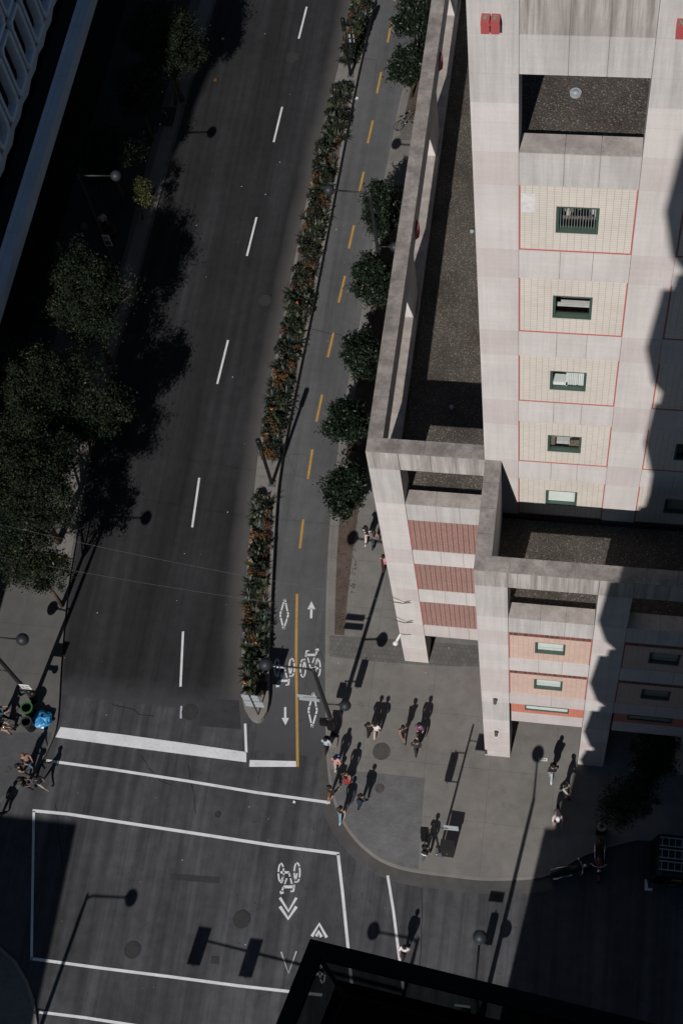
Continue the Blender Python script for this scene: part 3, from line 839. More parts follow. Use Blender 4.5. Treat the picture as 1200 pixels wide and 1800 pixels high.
b = MB(); b.box(-7.798, -7.222, TY + .59, 53, ZL, ZT - .031); b.build('side_beam', 'precast_grey', OB)
b = MB(); b.box(-7.8, -7.12, TY + 1.2, 53, 17.4, ZS - .02)
for i in range(16): b.box(-7.8, -7.13, wy[i] + .007, min(53, wy[i] + 1.77) - .007, ZS - .019, ZS, 1)
b.build('side_sill', ['precast_grey', 'coping_pale'], OB)
for y in (34.67, 43.21, 51.45):
    b = MB(); b.box(-7.8, -7.24, y, y + 1.2, ZS, ZL); b.build('side_pilaster', 'precast', OB)
b = MB(); b.box(-7.1, -3.37, TY + .67, 53, ZR - .1, ZR); b.build('west_roof', 'gravel', OB)
b = MB(); b.box(-7.6, -3.40, TY + .51, 53, 3.9, ZR - .11); b.box(-3.1, 16, FY + .9, TY + .8, 5.75, ZR - .11); b.build('core_wall', 'precast', OB)
b = MB(); b.box(-7.75, -7.6, TY + 1.2, 80, 3.9, 17.39); b.build('west_wall', 'precast', OB)
b = MB(); b.box(-7.8, 14, 53, 80, 3.9, 26); b.build('rear_wing', 'precast_grey', OB)
b = MB(); b.box(-7.0, 14, 32, 32.3, .148, 3.9); b.box(-3.3, 14, 30.2, 30.4, .148, 5.75); b.box(-7.3, 14, TY + 1.2, 60, 3.82, 3.9, 1); b.build('ground_floor_wall', ['dark_glass', 'precast'], OB)
for y in (34.67, 43.21, 51.45, 60):
    b = MB(); b.box(-7.8, -6.7, y, y + 1.2, .148, 3.9); b.build('side_pilaster', 'precast', OB)
# red floodlights
def flood(x, y, z, w=.44, h=.40, d=.26, face=(0, -1)):
    b = MB()
    if face == (0, -1):
        b.box(x - w, x - .015, y - d, y, z, z + h); b.box(x + .015, x + w, y - d, y, z, z + h)
        b.box(x - w + .06, x - .07, y - d + .05, y - .05, z + h, z + h + .006, 1); b.box(x + .07, x + w - .06, y - d + .05, y - .05, z + h, z + h + .006, 1)
        b.box(x - w - .006, x + w + .006, y - d - .006, y - .05, z + .28, z + .30)
    else:
        b.prism([(x, y - w), (x + d, y - w * .5), (x + d, y + w * .5), (x, y + w)], z, z + h)
        b.prism([(x + .03, y - w * .6), (x + d * .8, y - w * .4), (x + d * .8, y + w * .4), (x + .03, y + w * .6)], z + h, z + h + .006, 1)
    return b.build('floodlight', ['red_metal', 'room_clutter'], OB)
flood(-2.82, TY - .002, 43.95, .22); flood(1.67, TY - .002, 43.95, .22)
flood(-7.218, 34.1 + 2.6, 20.95, .3, .6, .14, (1, 0)); flood(-7.218, 45.6, 20.95, .3, .6, .14, (1, 0)); flood(-4.3, 52.98, 19.0, .22)
# hooks for the overhead wires, the wall lamp, the two dark fixtures on the front pilaster
for (u1, v1, u2, v2, z) in ((722, 1057.5, 683, 1056.5, 0), (726, 1092, 678, 1086, 0)):
    p = gy(u1, v1, TY); q = gy(u2, v2, TY - .35); b = MB()
    b.tube([(p.x, TY, p.z + .12), (p.x - .35, TY - .12, p.z), (p.x, TY, p.z - .12)], .018, 6); b.tube([(p.x - .35, TY - .12, p.z), q], [.02, .03], 6)
    b.build('wire_bracket', ['wire'], OB)
p = gy(704, 1113, TY); b = MB(); q = Vector((p.x - .28, TY - .25, p.z - .75))
b.tube([(p.x, TY - .03, p.z), q], [.05, .085], 8); b.ball((q.x, q.y, q.z), .14, 10, 8); b.tube([(p.x + .5, TY - .015, p.z), (p.x + .2, TY - .02, p.z - .1), (p.x, TY - .03, p.z)], .012, 5, 1)
b.build('wall_camera', ['white', 'dark_metal'], OB)
for u, v in ((870, 1228), (872, 1285)):
    p = gy(u, v, FY); b = MB(); b.tube([(p.x, FY, p.z), (p.x, FY - .16, p.z - .05)], [.10, .07], 8); b.ball((p.x, FY - .18, p.z - .08), .075, 8, 6); b.build('wall_light', 'iron_pale', OB)
p = gy(872, 1295, FY); b = MB(); b.box(p.x - .06, p.x + .05, FY - .012, FY - .001, p.z - .2, p.z + .16); b.build('wall_plate', 'white', OB)
# two flat plates let into the pavement before the arcade
for u, v, l in ((953.5, 1335, 'white ground plate with dark marks in the sunlit pavement before the arcade'), (1117, 1352, 'pale ground plate with dark marks in the shaded pavement before the arcade')):
    p = gz(u, v, .15); b = MB(); b.box(p.x - .21, p.x + .21, p.y - .075, p.y + .075, .148, .156)
    b.ring((p.x, p.y), .025, .045, .1565, .158, 12, 1)
    for s_ in (-1, 1):
        b.add([(p.x + s_ * .15, p.y, .158), (p.x + s_ * .09, p.y + .04, .158), (p.x + s_ * .09, p.y - .04, .158)], [(0, 1, 2)], 1)
        b.box(p.x + s_ * .06, p.x + s_ * .09, p.y - .012, p.y + .012, .1565, .158, 1)
    tag(b.build('ground_plate', ['white', 'dark_metal']), l, 'plate')

# ------------------------------------------------------------------ the slate-blue block on the left
LB = thing('corner_office_block', 'slate blue office block with chamfered window frames above a ledge', 'building', (-35, 50, 0))
def lx(y): return .023 * (y - 56)
b = MB()
def lprism(xa, xb, y0, y1, z0, z1, m=0):
    b.prism([(xa + lx(y0), y0), (xb + lx(y0), y0), (xb + lx(y1), y1), (xa + lx(y1), y1)], z0, z1, m)
lprism(-50, -31.3, 9, 95, .1, 7.3); b.build('podium', 'dark_glass', LB)
b = MB()
for i in range(24):
    y0 = 9 + i * 3.6; lprism(-30.26, -29.76, y0 + .006, y0 + 3.594, 7.3, 8.10); lprism(-30.60, -30.275, y0 + .006, y0 + 3.594, 7.9, 8.07, 1)
b.build('ledge', ['slate_precast', 'slate_pale'], LB)
b = MB(); lprism(-31.6, -30.60, 9, 95, 7.31, 7.92); lprism(-30.60, -30.26, 9, 95, 7.31, 7.895)
b.build('ledge_roof', 'roof_black', LB)
b = MB(); b.tube([(-30.85 + lx(y), y, 8.0 + .02 * math.sin(y)) for y in range(16, 95, 3)], .025, 5); b.build('ledge_cable', 'dark_metal', LB)
b = MB()
n = 0; zig = []
for i in range(90):
    y = 17 + i * .88; zig.append((y, 8.62 + (.16 if i % 2 else -.05) + .05 * math.sin(i * 1.3)))
for i in range(89):
    (ya, za), (yb, zb) = zig[i], zig[i + 1]
    xa, xb = -31.5 + lx(ya), -31.5 + lx(yb)
    b.add([(xa, ya, za), (xb, yb, zb), (xb, yb, 9.35), (xa, ya, 9.35)], [(0, 1, 2, 3)])
    b.add([(xa, ya, za), (xb, yb, zb), (xb - .4, yb, zb), (xa - .4, ya, za)], [(3, 2, 1, 0)])
b.build('facade_apron', 'slate_precast', LB)
b = MB(); lprism(-60, -32.15, 9.6, 95, 9.2, 78); lprism(-32.15, -31.62, 9, 43, 9.2, 78); lprism(-32.15, -31.62, 72.4, 95, 9.2, 78); lprism(-32.15, -31.62, 43, 72.4, 21.2, 78); b.build('upper_wall', 'slate_precast', LB)
b = MB(); lprism(-60, -31.9, 9, 95, 7.6, 9.2); b.build('clerestory', 'dark_glass', LB)
def unit(y, z0):
    x = -31.60 + lx(y); hw = .92; h = 3.75
    P = lambda inset, ch, dep: [(x + dep, y - hw + inset, z0 + inset + ch), (x + dep, y - hw + inset + ch * .5, z0 + inset), (x + dep, y + hw - inset - ch * .5, z0 + inset), (x + dep, y + hw - inset, z0 + inset + ch),
                                (x + dep, y + hw - inset, z0 + h - inset - ch), (x + dep, y + hw - inset - ch * .5, z0 + h - inset), (x + dep, y - hw + inset + ch * .5, z0 + h - inset), (x + dep, y - hw + inset, z0 + h - inset - ch)]
    rings = [P(.015, .40, 0.0), P(.05, .38, .26), P(.16, .34, .30), P(.30, .30, .24), P(.36, .28, -.22)]
    vs = [p for r in rings for p in r]; fs = []
    for i in range(4):
        for k in range(8): fs.append((i * 8 + k, i * 8 + (k + 1) % 8, (i + 1) * 8 + (k + 1) % 8, (i + 1) * 8 + k))
    q = MB(); q.add(vs, fs); o = q.build('window_frame', 'slate_pale', LB)
    g = MB(); g.add(P(.36, .28, -.20), [tuple(range(8))]); g.build('pane', 'tower_black', o)
for row in range(3):
    for i in range(15): unit(44.3 + i * 1.88 + (.0 if row % 2 == 0 else .0), 9.38 + row * 4.0)

# ------------------------------------------------------------------ the dark tower the picture is taken from
TW = thing('dark_tower', 'black tower in the foreground with glass balcony railing', 'building', (10, -15, 0))
b = MB(); b.box(-1.42, 34, -32, -1.0, 17.0, 96); b.build('tower_body', 'tower_skin', TW)
b = MB(); b.prism([(-3.15, -32), (34, -32), (34, -.95), (-3.15, -.95)], .1, 16.5); b.prism([(-2.7, -31), (33, -31), (33, -.97), (-2.7, -.97)], 16.5, 17.9); b.prism([(-2.4, -31), (33, -31), (33, -.98), (-2.4, -.98)], 17.9, 19.3); b.build('tower_base', 'tower_skin', TW)
TIPS = ((20.1, .86), (24.4, .86), (30.8, .86), (37.62, .84), (47.1, .46), (53.2, .86), (60.1, .88), (66.9, .88), (73.7, .88), (80.5, .88), (87.3, .88))
for ti, (zt_, a_) in enumerate(TIPS):
    kk = ((TIPS[ti + 1][0] if ti + 1 < len(TIPS) else zt_ + 6.7) - zt_ - 1.85) / 4.5; kk = min(kk, 1.25)
    pr_ = [(-1.3, zt_ - 1.75), (-1.40 - a_, zt_), (-1.40 - a_ * .74, zt_ + 2.9 * kk), (-1.40 - a_ * .40, zt_ + 2.92 * kk), (-1.40 - a_ * .34, zt_ + 3.6 * kk), (-1.40 - a_ * .12, zt_ + 3.62 * kk), (-1.40 - a_ * .02, zt_ + 4.5 * kk), (-1.3, zt_ + 4.55 * kk)]
    b = MB(); n = len(pr_)
    vs = [(x, -1.02, z) for x, z in pr_] + [(x, -3.4, z) for x, z in pr_]
    b.add(vs, [tuple(range(n)), tuple(range(2 * n - 1, n - 1, -1))] + [(i, i + n, (i + 1) % n + n, (i + 1) % n) for i in range(n)])
    b.build('balcony', 'tower_skin', TW)
RZ = 65.0
c0 = gz(545, 1650, RZ); dr = (gz(1000, 1762, RZ) - c0).normalized(); dl = (gz(485, 1800, RZ) - c0).normalized()
er = c0 + dr * 6.5; t_ = (-1.02 - c0.y) / dl.y; el_ = c0 + dl * t_
def rail_poly(w0, w1):     # between two offsets inward from the outer line
    nl = Vector((-dl.y, dl.x, 0)); nr = Vector((dr.y, -dr.x, 0))
    def corner(w):         # inner corner at distance w from both outer lines
        a_, c_ = c0 + nl * w, c0 + nr * w
        den = dl.x * dr.y - dl.y * dr.x; d = c_ - a_; k = (d.x * dr.y - d.y * dr.x) / den
        return a_ + dl * k, nl * w, nr * w
    A, la, ra = corner(w0); B, lb_, rb = corner(w1)
    return [XY(el_ + la), XY(A), XY(er + ra), XY(er + rb), XY(B), XY(el_ + lb_)]
RL = MB(); RL.prism(rail_poly(0, .066), RZ - .05, RZ); ro = RL.build('balcony_railing', 'tower_black', TW)
g1 = rail_poly(.030, .042)
b = MB(); b.add([(g1[0][0], g1[0][1], RZ - 1.12), (g1[1][0], g1[1][1], RZ - 1.12), (g1[1][0], g1[1][1], RZ - .05), (g1[0][0], g1[0][1], RZ - .05)], [(3, 2, 1, 0)]); b.build('glass_panel', 'smoked_glass', ro)
b = MB(); b.add([(g1[1][0], g1[1][1], RZ - 1.12), (g1[2][0], g1[2][1], RZ - 1.12), (g1[2][0], g1[2][1], RZ - .05), (g1[1][0], g1[1][1], RZ - .05)], [(3, 2, 1, 0)]); b.build('glass_panel', 'smoked_glass', ro)
b = MB(); q = rail_poly(.02, .06); b.tube([(q[4][0], q[4][1], RZ - .055), (q[4][0], q[4][1], RZ - 1.12)], .010, 6); b.build('corner_post', 'grey_metal', ro)
f1 = rail_poly(-.02, .1)
b = MB(); b.prism([f1[0], f1[1], f1[2], (f1[2][0], -1.01), (f1[0][0], -1.01)], RZ - 1.40, RZ - 1.13); b.build('balcony_floor', 'tower_black', TW)
# a lower block beyond the frame, south-west, whose shadow reaches the junction
b = MB(); b.box(-60, -26.3, -45, -7.5, .1, 20.0); b.box(-59, -27.3, -44, -8.4, 20, 20.4)
o = MB(); o.box(-60, -26.3, -45, -7.5, .1, 20.0); o.box(-60.2, -26.295, -45.2, -7.495, 19.7, 20.05)
LO = thing('low_building', 'lower block across the junction beside the corner pavement', 'building', (-43, -26, 0)); o.build('wall', 'slate_precast', LO)

# ------------------------------------------------------------------ trees
def leaf_mesh(name, mats, centers, size, asp=.5, updir=None, midx=None, curl=.25):
    n = len(centers)
    th = nrg.uniform(0, 2 * np.pi, n); cz = nrg.uniform(-.1, 1, n)
    sz = np.sqrt(np.maximum(0, 1 - cz ** 2))
    nrm = np.stack([sz * np.cos(th), sz * np.sin(th), cz], 1)
    r = nrg.normal(size=(n, 3)); t = np.cross(nrm, r); t /= np.linalg.norm(t, axis=1)[:, None] + 1e-9
    bt = np.cross(nrm, t)
    L = (size * nrg.uniform(.65, 1.3, n))[:, None]; Wd = L * asp
    c = centers
    v = np.stack([c - t * L, c - bt * Wd + nrm * L * curl, c + t * L, c + bt * Wd + nrm * L * curl], 1).reshape(-1, 3)
    me = bpy.data.meshes.new(name)
    me.vertices.add(4 * n); me.loops.add(4 * n); me.polygons.add(n)
    me.vertices.foreach_set('co', v.ravel())
    me.loops.foreach_set('vertex_index', np.arange(4 * n, dtype=np.int32))
    me.polygons.foreach_set('loop_start', np.arange(0, 4 * n, 4, dtype=np.int32))
    for q in mats: me.materials.append(M[q])
    if midx is not None: me.polygons.foreach_set('material_index', midx.astype(np.int32))
    me.update(calc_edges=True); me.validate()
    return me

def clumps(lobes, nclump, per, spread):
    out = []; tips = []
    for (c, r) in lobes:
        c = np.array(c); r = np.array(r)
        vol = max(8, int(nclump * (r[0] * r[1] * r[2]) ** .667))
        for i in range(vol):
            d = nrg.normal(size=3); d /= np.linalg.norm(d)
            k = nrg.uniform(.35, 1.0) ** .6 * (1 + .12 * nrg.normal())
            p = c + d * r * k; tips.append(p)
            m_ = max(6, int(per * nrg.uniform(.5, 1.5)))
            out.append(p + nrg.normal(size=(m_, 3)) * spread * nrg.uniform(.6, 1.3) * np.array([1, 1, .7]))
    return np.concatenate(out), tips

def make_tree(name, lobes, mats, trunk_h, trunk_r, nclump, per, spread, leaf, asp, yellow=0.0, lean=(0, 0)):
    root = bpy.data.objects.new(name, None); COL.objects.link(root)
    pts, tips = clumps(lobes, nclump, per, spread)
    pts[:, 2] = np.maximum(pts[:, 2], .5)
    mi = None
    if len(mats) > 1:
        hi = pts[:, 2] > np.percentile(pts[:, 2], 60)
        mi = (hi & (nrg.rand(len(pts)) < yellow)).astype(int)
    me = leaf_mesh('crown', mats, pts, leaf, asp, midx=mi)
    cr = bpy.data.objects.new('crown', me); COL.objects.link(cr); cr.parent = root
    b = MB(); top = Vector((lean[0], lean[1], trunk_h))
    b.tube([(0, 0, 0), (lean[0] * .3, lean[1] * .3, trunk_h * .45), top], [trunk_r * 1.25, trunk_r, trunk_r * .75], 8)
    nb = 14 if trunk_r > .1 else 7
    for i in range(nb):
        t = Vector(tips[int(i * len(tips) / nb)]); s_ = Vector((lean[0], lean[1], trunk_h)) * (.7 + .3 * nrg.rand())
        mid = (s_ + t) / 2 + Vector((0, 0, .25))
        b.tube([s_, mid, t], [trunk_r * .5, trunk_r * .3, trunk_r * .1], 5)
    t = b.build('trunk', 'bark'); t.parent = root
    return root

# street trees of the left pavement: loose crowns of several lobes
big = [
    make_tree('street_tree', [((0, 0, 6.0), (1.7, 1.7, 1.6)), ((1.2, .7, 5.2), (1.2, 1.1, 1.0)), ((-1.2, .5, 5.4), (1.2, 1.2, 1.0)), ((.3, -1.3, 5.0), (1.2, 1.0, 1.0)), ((-.2, 1.3, 6.4), (1.0, 1.1, .9))], ['leaf_tree', 'leaf_yellowing'], 3.6, .13, 46, 100, .22, .062, .45, .03),
    make_tree('street_tree', [((0, 0, 6.2), (1.9, 2.0, 1.5)), ((1.6, -.9, 5.2), (1.3, 1.2, 1.0)), ((-1.5, -.6, 5.7), (1.3, 1.4, 1.1)), ((.9, 1.5, 5.5), (1.2, 1.2, 1.0)), ((-.7, 1.6, 6.0), (1.1, 1.1, .9)), ((.2, -2.0, 4.8), (1.1, 1.0, .8))], ['leaf_tree', 'leaf_yellowing'], 3.4, .14, 46, 100, .22, .062, .45, .03),
    make_tree('street_tree', [((0, 0, 4.2), (1.2, 1.2, 1.2)), ((.6, .5, 3.7), (.8, .8, .7)), ((-.5, -.5, 3.9), (.8, .8, .8))], ['leaf_tree', 'leaf_yellowing'], 2.3, .08, 40, 80, .18, .062, .42, .10),
    make_tree('street_tree', [((.9, 0, 4.4), (1.0, 1.0, 1.3)), ((1.3, -.6, 3.6), (.7, .7, .7)), ((.4, .4, 4.6), (.7, .7, .8))], ['leaf_yellowing', 'leaf_tree'], 2.2, .07, 34, 40, .17, .08, .42, .30, (.4, 0)),
]
big.append(make_tree('street_tree', [((1.5, 0, 4.5), (1.15, 1.15, 1.1)), ((2.0, .6, 4.0), (.8, .8, .7)), ((1.0, -.5, 4.1), (.8, .8, .7))], ['leaf_tree', 'leaf_yellowing'], 2.8, .08, 46, 90, .19, .062, .45, .05, (.75, 0)))
used = set()
def place_tree(k, proto, x, y, rz, sc, label, group, z=.15):
    o = proto if id(proto) not in used else copy_tree(proto)
    used.add(id(proto))
    o.location = (x, y, z); o.rotation_euler = (0, 0, rz); o.scale = (sc, sc, sc)
    return tag(o, label, 'tree', group)
TG = 'street trees along the left pavement'
def at(u, v, z): p = gz(u, v, z); return p.x, p.y
x, y = at(148, 535, 6.0); place_tree(0, big[0], x, y, .3, 1.10, 'loose green street tree standing highest of the sunlit crowns, below the small white pole sign', TG)
x, y = at(62, 690, 6.2); place_tree(1, big[1], x - .2, y, 1.2, 1.10, 'wide green street tree at the left edge, second sunlit crown from the top', TG)
x, y = at(176, 735, 4.6); place_tree(2, big[4], x - 1.6, y, .0, 1.2, 'small low street tree whose crown reaches out over the left kerb', TG)
x, y = at(48, 865, 6.0); place_tree(1, big[1], x, y, 3.9, 1.14, 'wide green street tree at the left edge, above the wires over the road', TG)
x, y = at(80, 1010, 4.2); place_tree(2, big[2], x - .25, y, 2.2, 1.25, 'small street tree nearest the lamp at the corner, lowest crown on the left pavement', TG)
x, y = at(300, 70, 6.0); place_tree(0, big[0], x - .6, y + .6, 2.0, 1.0, 'dark street tree in shade at the top of the left pavement', TG)
x, y = at(322, 98, 4.4); place_tree(3, big[4], x - 1.35, y, .15, .95, 'slim street tree with a sunlit tip beside the far left kerb', TG)
x, y = at(205, 255, 5.5); place_tree(0, big[0], x - .8, y, 4.0, .85, 'dark shaded street tree in front of the slate ledge', TG)
x, y = at(240, 305, 4.4); place_tree(3, big[3], x - .6, y, .1, .62, 'young yellowing street tree in a dark planting square above the arm of the street lamp', TG)
x, y = at(255, 150, 5.0); place_tree(2, big[2], x - .6, y, .9, 1.1, 'dark bushy street tree hidden in shade between the two far shaded trees', TG)
# clipped glossy trees in the soil bed
mag = [make_tree('glossy_tree', [((0, 0, 2.45), (1.00, 1.00, 1.20)), ((.25, .2, 3.0), (.65, .65, .8)), ((-.2, -.25, 1.9), (.8, .75, .7))], ['leaf_magnolia'], 1.6, .06, 64, 60, .15, .085, .45),
       make_tree('glossy_tree', [((0, 0, 2.4), (1.02, .98, 1.15)), ((-.3, .15, 2.9), (.7, .6, .8)), ((.3, -.2, 1.9), (.75, .7, .7))], ['leaf_magnolia'], 1.6, .06, 64, 60, .15, .085, .45)]
GT = 'glossy clipped trees in the soil bed by the bike path'
for i, (u, v, s_, lab) in enumerate([(606, 868, 1.15, 'glossy clipped tree nearest the corner at the low end of the tree row'), (613, 752, 1.21, 'glossy clipped tree second from the low end of the row beside the bike path'),
                                    (635, 628, 1.14, 'glossy clipped tree third from the low end of the row beside the bike path'), (655, 503, 1.16, 'glossy clipped tree fourth from the low end, just below the lamp pole in the bed'),
                                    (674, 382, 1.21, 'glossy clipped tree that the lamp pole in the bed stands against'), (718, 122, 1.15, 'glossy clipped tree just beyond the parked bicycle'),
                                    (726, 38, 1.15, 'glossy clipped tree second beyond the parked bicycle'), (740, -50, 1.15, 'glossy clipped tree at the top edge of the photo by the building')]):
    x, y = at(u, v, 2.5); place_tree(i, mag[i % 2], x + .05, y, i * 1.9, s_, lab, GT)
x, y = at(1105, 1415, 3.3); place_tree(9, big[2], x, y, 2.9, .92, 'dark shaded tree on the pavement to the left of its neighbour, by the motorcycles', 'shaded trees before the arcade')
x, y = at(1150, 1352, 4.2); place_tree(9, big[4], x - 1.3, y, .5, .95, 'dark shaded tree closest to the arcade columns', 'shaded trees before the arcade')

# ------------------------------------------------------------------ plants of the raised planter
def blade_plant(name, n, l0, l1, w, mat_, droop=.6, rise=(.2, 1.2), stem=0.0):
    b = MB()
    for i in range(n):
        a = rng.uniform(0, 6.283); l = rng.uniform(l0, l1); e = rng.uniform(*rise); ww = w * rng.uniform(.7, 1.2)
        dx, dy = math.cos(a), math.sin(a); px, py = -dy, dx
        pts = []
        for k in range(4):
            t = k / 3; rr = l * t * math.cos(e * (1 - .3 * t)); h = stem + l * t * math.sin(e) - droop * l * t * t * .6
            pts.append((rr, max(.02, h), ww * (math.sin(math.pi * (.25 + .75 * t)) + .02)))
        vs = []
        for rr, h, q in pts: vs += [(dx * rr + px * q, dy * rr + py * q, h), (dx * rr - px * q, dy * rr - py * q, h)]
        b.add(vs, [(0, 1, 3, 2), (2, 3, 5, 4), (4, 5, 7, 6)])
    if stem: b.tube([(0, 0, 0), (0, 0, stem + .05)], .02, 5)
    return b.build(name, mat_)
def bush_plant(name, n, r, h, leaf, mat_, asp=.5):
    pts = nrg.normal(size=(n, 3)); pts /= np.linalg.norm(pts, axis=1)[:, None]
    pts *= (nrg.uniform(.35, 1, n) ** .5)[:, None] * np.array([r, r, h])
    pts[:, 2] = np.abs(pts[:, 2]) + .04
    me = leaf_mesh(name, [mat_], pts, leaf, asp, curl=.15)
    o = bpy.data.objects.new(name, me); COL.objects.link(o); return o
def canna_plant(n):
    o = blade_plant('canna_plant', 11, .30, .46, .085, 'leaf_canna', .35, (.3, 1.25), .12)
    b = MB(); b.tube([(0, 0, .1), (0, 0, .62)], .012, 5)
    b.build('flower_stem', 'leaf_canna', o)
    b = MB()
    for i in range(7):
        a = rng.uniform(0, 6.28); b.ball((math.cos(a) * .035, math.sin(a) * .035, .62 + rng.random() * .06), .034, 6, 4, 0, (1, 1, .7))
    b.build('blossom', 'petal', o)
    return o
PK = {
    'spiky': ([blade_plant('spiky_plant', 40, .40, .66, .026, 'leaf_spiky', .5, (.15, 1.35)) for _ in range(3)] + [blade_plant('spiky_plant', 40, .38, .62, .028, 'leaf_dark', .4, (.15, 1.35)) for _ in range(2)], 'spiky dark green plant with long narrow leaves in the raised planter', 'spiky plants in the raised planter'),
    'blue': ([blade_plant('blue_leaf_plant', 26, .28, .44, .035, 'leaf_blue', .45, (.2, 1.2)) for _ in range(2)], 'blue grey plant with pointed leaves in the raised planter', 'blue grey plants in the raised planter'),
    'leafy': ([bush_plant('leafy_plant', 130, .34, .48, .075, 'leaf_dark') for _ in range(2)] + [bush_plant('leafy_plant', 90, .34, .5, .10, 'leaf_spiky') for _ in range(2)], 'bushy dark green leafy plant in the raised planter', 'leafy plants in the raised planter'),
    'broad': ([blade_plant('broad_leaf_plant', 12, .26, .44, .085, 'leaf_canna', .4, (.2, 1.1), .1) for _ in range(2)], 'plant with broad pale green leaves in the raised planter', 'broad leaved plants in the raised planter'),
    'orange': ([bush_plant('orange_leaf_plant', 150, .27, .40, .05, 'leaf_orange') for _ in range(2)] + [bush_plant('orange_leaf_plant', 150, .25, .36, .05, 'leaf_bronze')], 'plant with orange brown foliage in the raised planter', 'orange leaved plants in the raised planter'),
    'canna': ([canna_plant(i) for i in range(2)], 'canna plant with an orange blossom in the raised planter', 'cannas with orange blossoms in the raised planter'),
}
PLN = []
def plant(kind, x, y, s_=1.0, z=MZ):
    vs, lab, grp = PK[kind]
    pr_ = rng.choice(vs)
    o = pr_ if pr_.name not in PLN else copy_tree(pr_)
    PLN.append(pr_.name)
    o.location = (x, y, z); o.rotation_euler = (0, 0, rng.uniform(0, 6.28)); o.scale = (s_, s_, s_ * rng.uniform(.8, 1.25))
    tag(o, lab, 'plant', grp)
for y0, y1 in BEDS:
    y1 = min(y1, 74); y = y0 + .22
    while y < y1 - .1:
        xl, xr = xat(ml, y) + .24, xat(mr, y) - .38
        for k, f in enumerate((.02, .36, .70, 1.0)):
            x = xl + (xr - xl) * f + rng.uniform(-.07, .07)
            w = rng.random()
            if k == 0: kind = 'orange' if w < .25 else 'canna' if w < .30 else 'leafy' if w < .66 else 'spiky' if w < .9 else 'broad'
            elif k == 3: kind = 'spiky' if w < .32 else 'leafy' if w < .62 else 'orange' if w < .82 else 'blue' if w < .93 else 'broad'
            else: kind = 'spiky' if w < .27 else 'leafy' if w < .60 else 'orange' if w < .73 else 'broad' if w < .80 else 'canna' if w < .812 else 'blue' if w < .93 else 'orange'
            if rng.random() < .07: continue
            plant(kind, x, y + rng.uniform(-.16, .16), rng.uniform(.85, 1.35) * (.9 if kind == 'orange' else 1))
        y += .52

# ------------------------------------------------------------------ street lamps: one kind, two globes on arms
def make_lamp():
    r = bpy.data.objects.new('street_lamp', None); COL.objects.link(r)
    b = MB(); b.tube([(0, 0, 0), (0, 0, .5), (0, 0, .52), (0, 0, 8.2), (0, 0, 8.9)], [.15, .15, .115, .085, .07], 10)
    b.tube([(0, 0, .0), (0, 0, .06)], .2, 10); b.build('pole', 'dark_metal').parent = r
    b = MB(); b.tube([(0, 0, 8.72), (-.25, 0, 8.86), (-1.85, 0, 8.95)], [.055, .05, .04], 8); b.build('arm', 'dark_metal').parent = r
    g = MB(); g.ball((-2.12, 0, 8.97), .29, 20, 14); g.tube([(-1.80, 0, 8.95), (-1.92, 0, 8.955)], [.06, .10], 10); g.build('globe', 'globe').parent = r
    b = MB(); b.tube([(0, 0, 4.22), (.7, 0, 4.3)], .035, 8); b.build('arm', 'dark_metal').parent = r
    g = MB(); g.ball((.95, 0, 4.3), .27, 20, 14); g.tube([(.62, 0, 4.3), (.72, 0, 4.3)], [.05, .09], 10); g.build('globe', 'globe').parent = r
    return r
lamp0 = make_lamp(); LN = [0]
def lamp(x, y, rz, label, z=.15):
    o = lamp0 if LN[0] == 0 else copy_tree(lamp0); LN[0] += 1
    o.location = (x, y, z); o.rotation_euler = (0, 0, rz)
    tag(o, label, 'street lamp', 'street lamps with dark globes'); return o
AX, AY = -10.78, 21.9
lamp(AX, AY, 0, 'street lamp with dark globes at the corner, its upper globe over the bike path')
lamp(-26.28, 22.0, math.pi, 'street lamp at the left corner beside the blue rubbish bag')
lamp(-27.3, 48.2, math.pi, 'street lamp in the shade of the left pavement with a small poster on its pole')
lamp(-11.62, 47.9, 0, 'street lamp rising from the row of glossy trees, globe over the planter')
lamp(-2.45, 9.15, -math.pi / 2, 'street lamp by the black glass railing, globe reaching up from the near corner')
lamp(-7.2, 1.9, 0, 'street lamp below the frame whose globe shadow falls on the crossing line')
lamp(-23.1, 2.1, math.pi, 'street lamp below the frame whose long bent shadow crosses the junction on the left')

def upright_light(u, v, hgt, label, parent=None):
    p = gz(u, v, MZ); t = thing('path_light', label, 'street light', (p.x, p.y, MZ), 'upright lights in the planter')
    b = MB(); b.box(p.x - .19, p.x + .19, p.y - .19, p.y + .19, MZ + .002, MZ + .05); b.build('base_plate', 'grey_metal', t)
    for sx in (-1, 1):
        for sy in (-1, 1):
            b = MB(); b.tube([(p.x + sx * .14, p.y + sy * .14, MZ + .05), (p.x + sx * .14, p.y + sy * .14, MZ + .09)], .022, 6); b.build('bolt', 'dark_metal', t)
    b = MB(); b.tube([(p.x, p.y, MZ + .05), (p.x, p.y, hgt - .95)], [.095, .085], 10); b.build('pole', 'black_metal', t)
    b = MB(); b.tube([(p.x, p.y, hgt - .95), (p.x, p.y, hgt - .92), (p.x, p.y, hgt - .5), (p.x, p.y, hgt - .05), (p.x, p.y, hgt)], [.09, .14, .14, .14, .11], 12)
    b.build('lamp_head', 'black_metal', t)
    b = MB()
    for k in range(3): b.box(p.x - .06 + k * .045, p.x - .03 + k * .045, p.y - .125, p.y - .105, hgt - .86, hgt - .52)
    b.build('lens', 'alu', t)
upright_light(478, 851, 5.3, 'black upright light on a bare slab between two planting beds, nearest the junction')
upright_light(616, 133, 5.2, 'black upright light in the far part of the planter near the top of the photo')

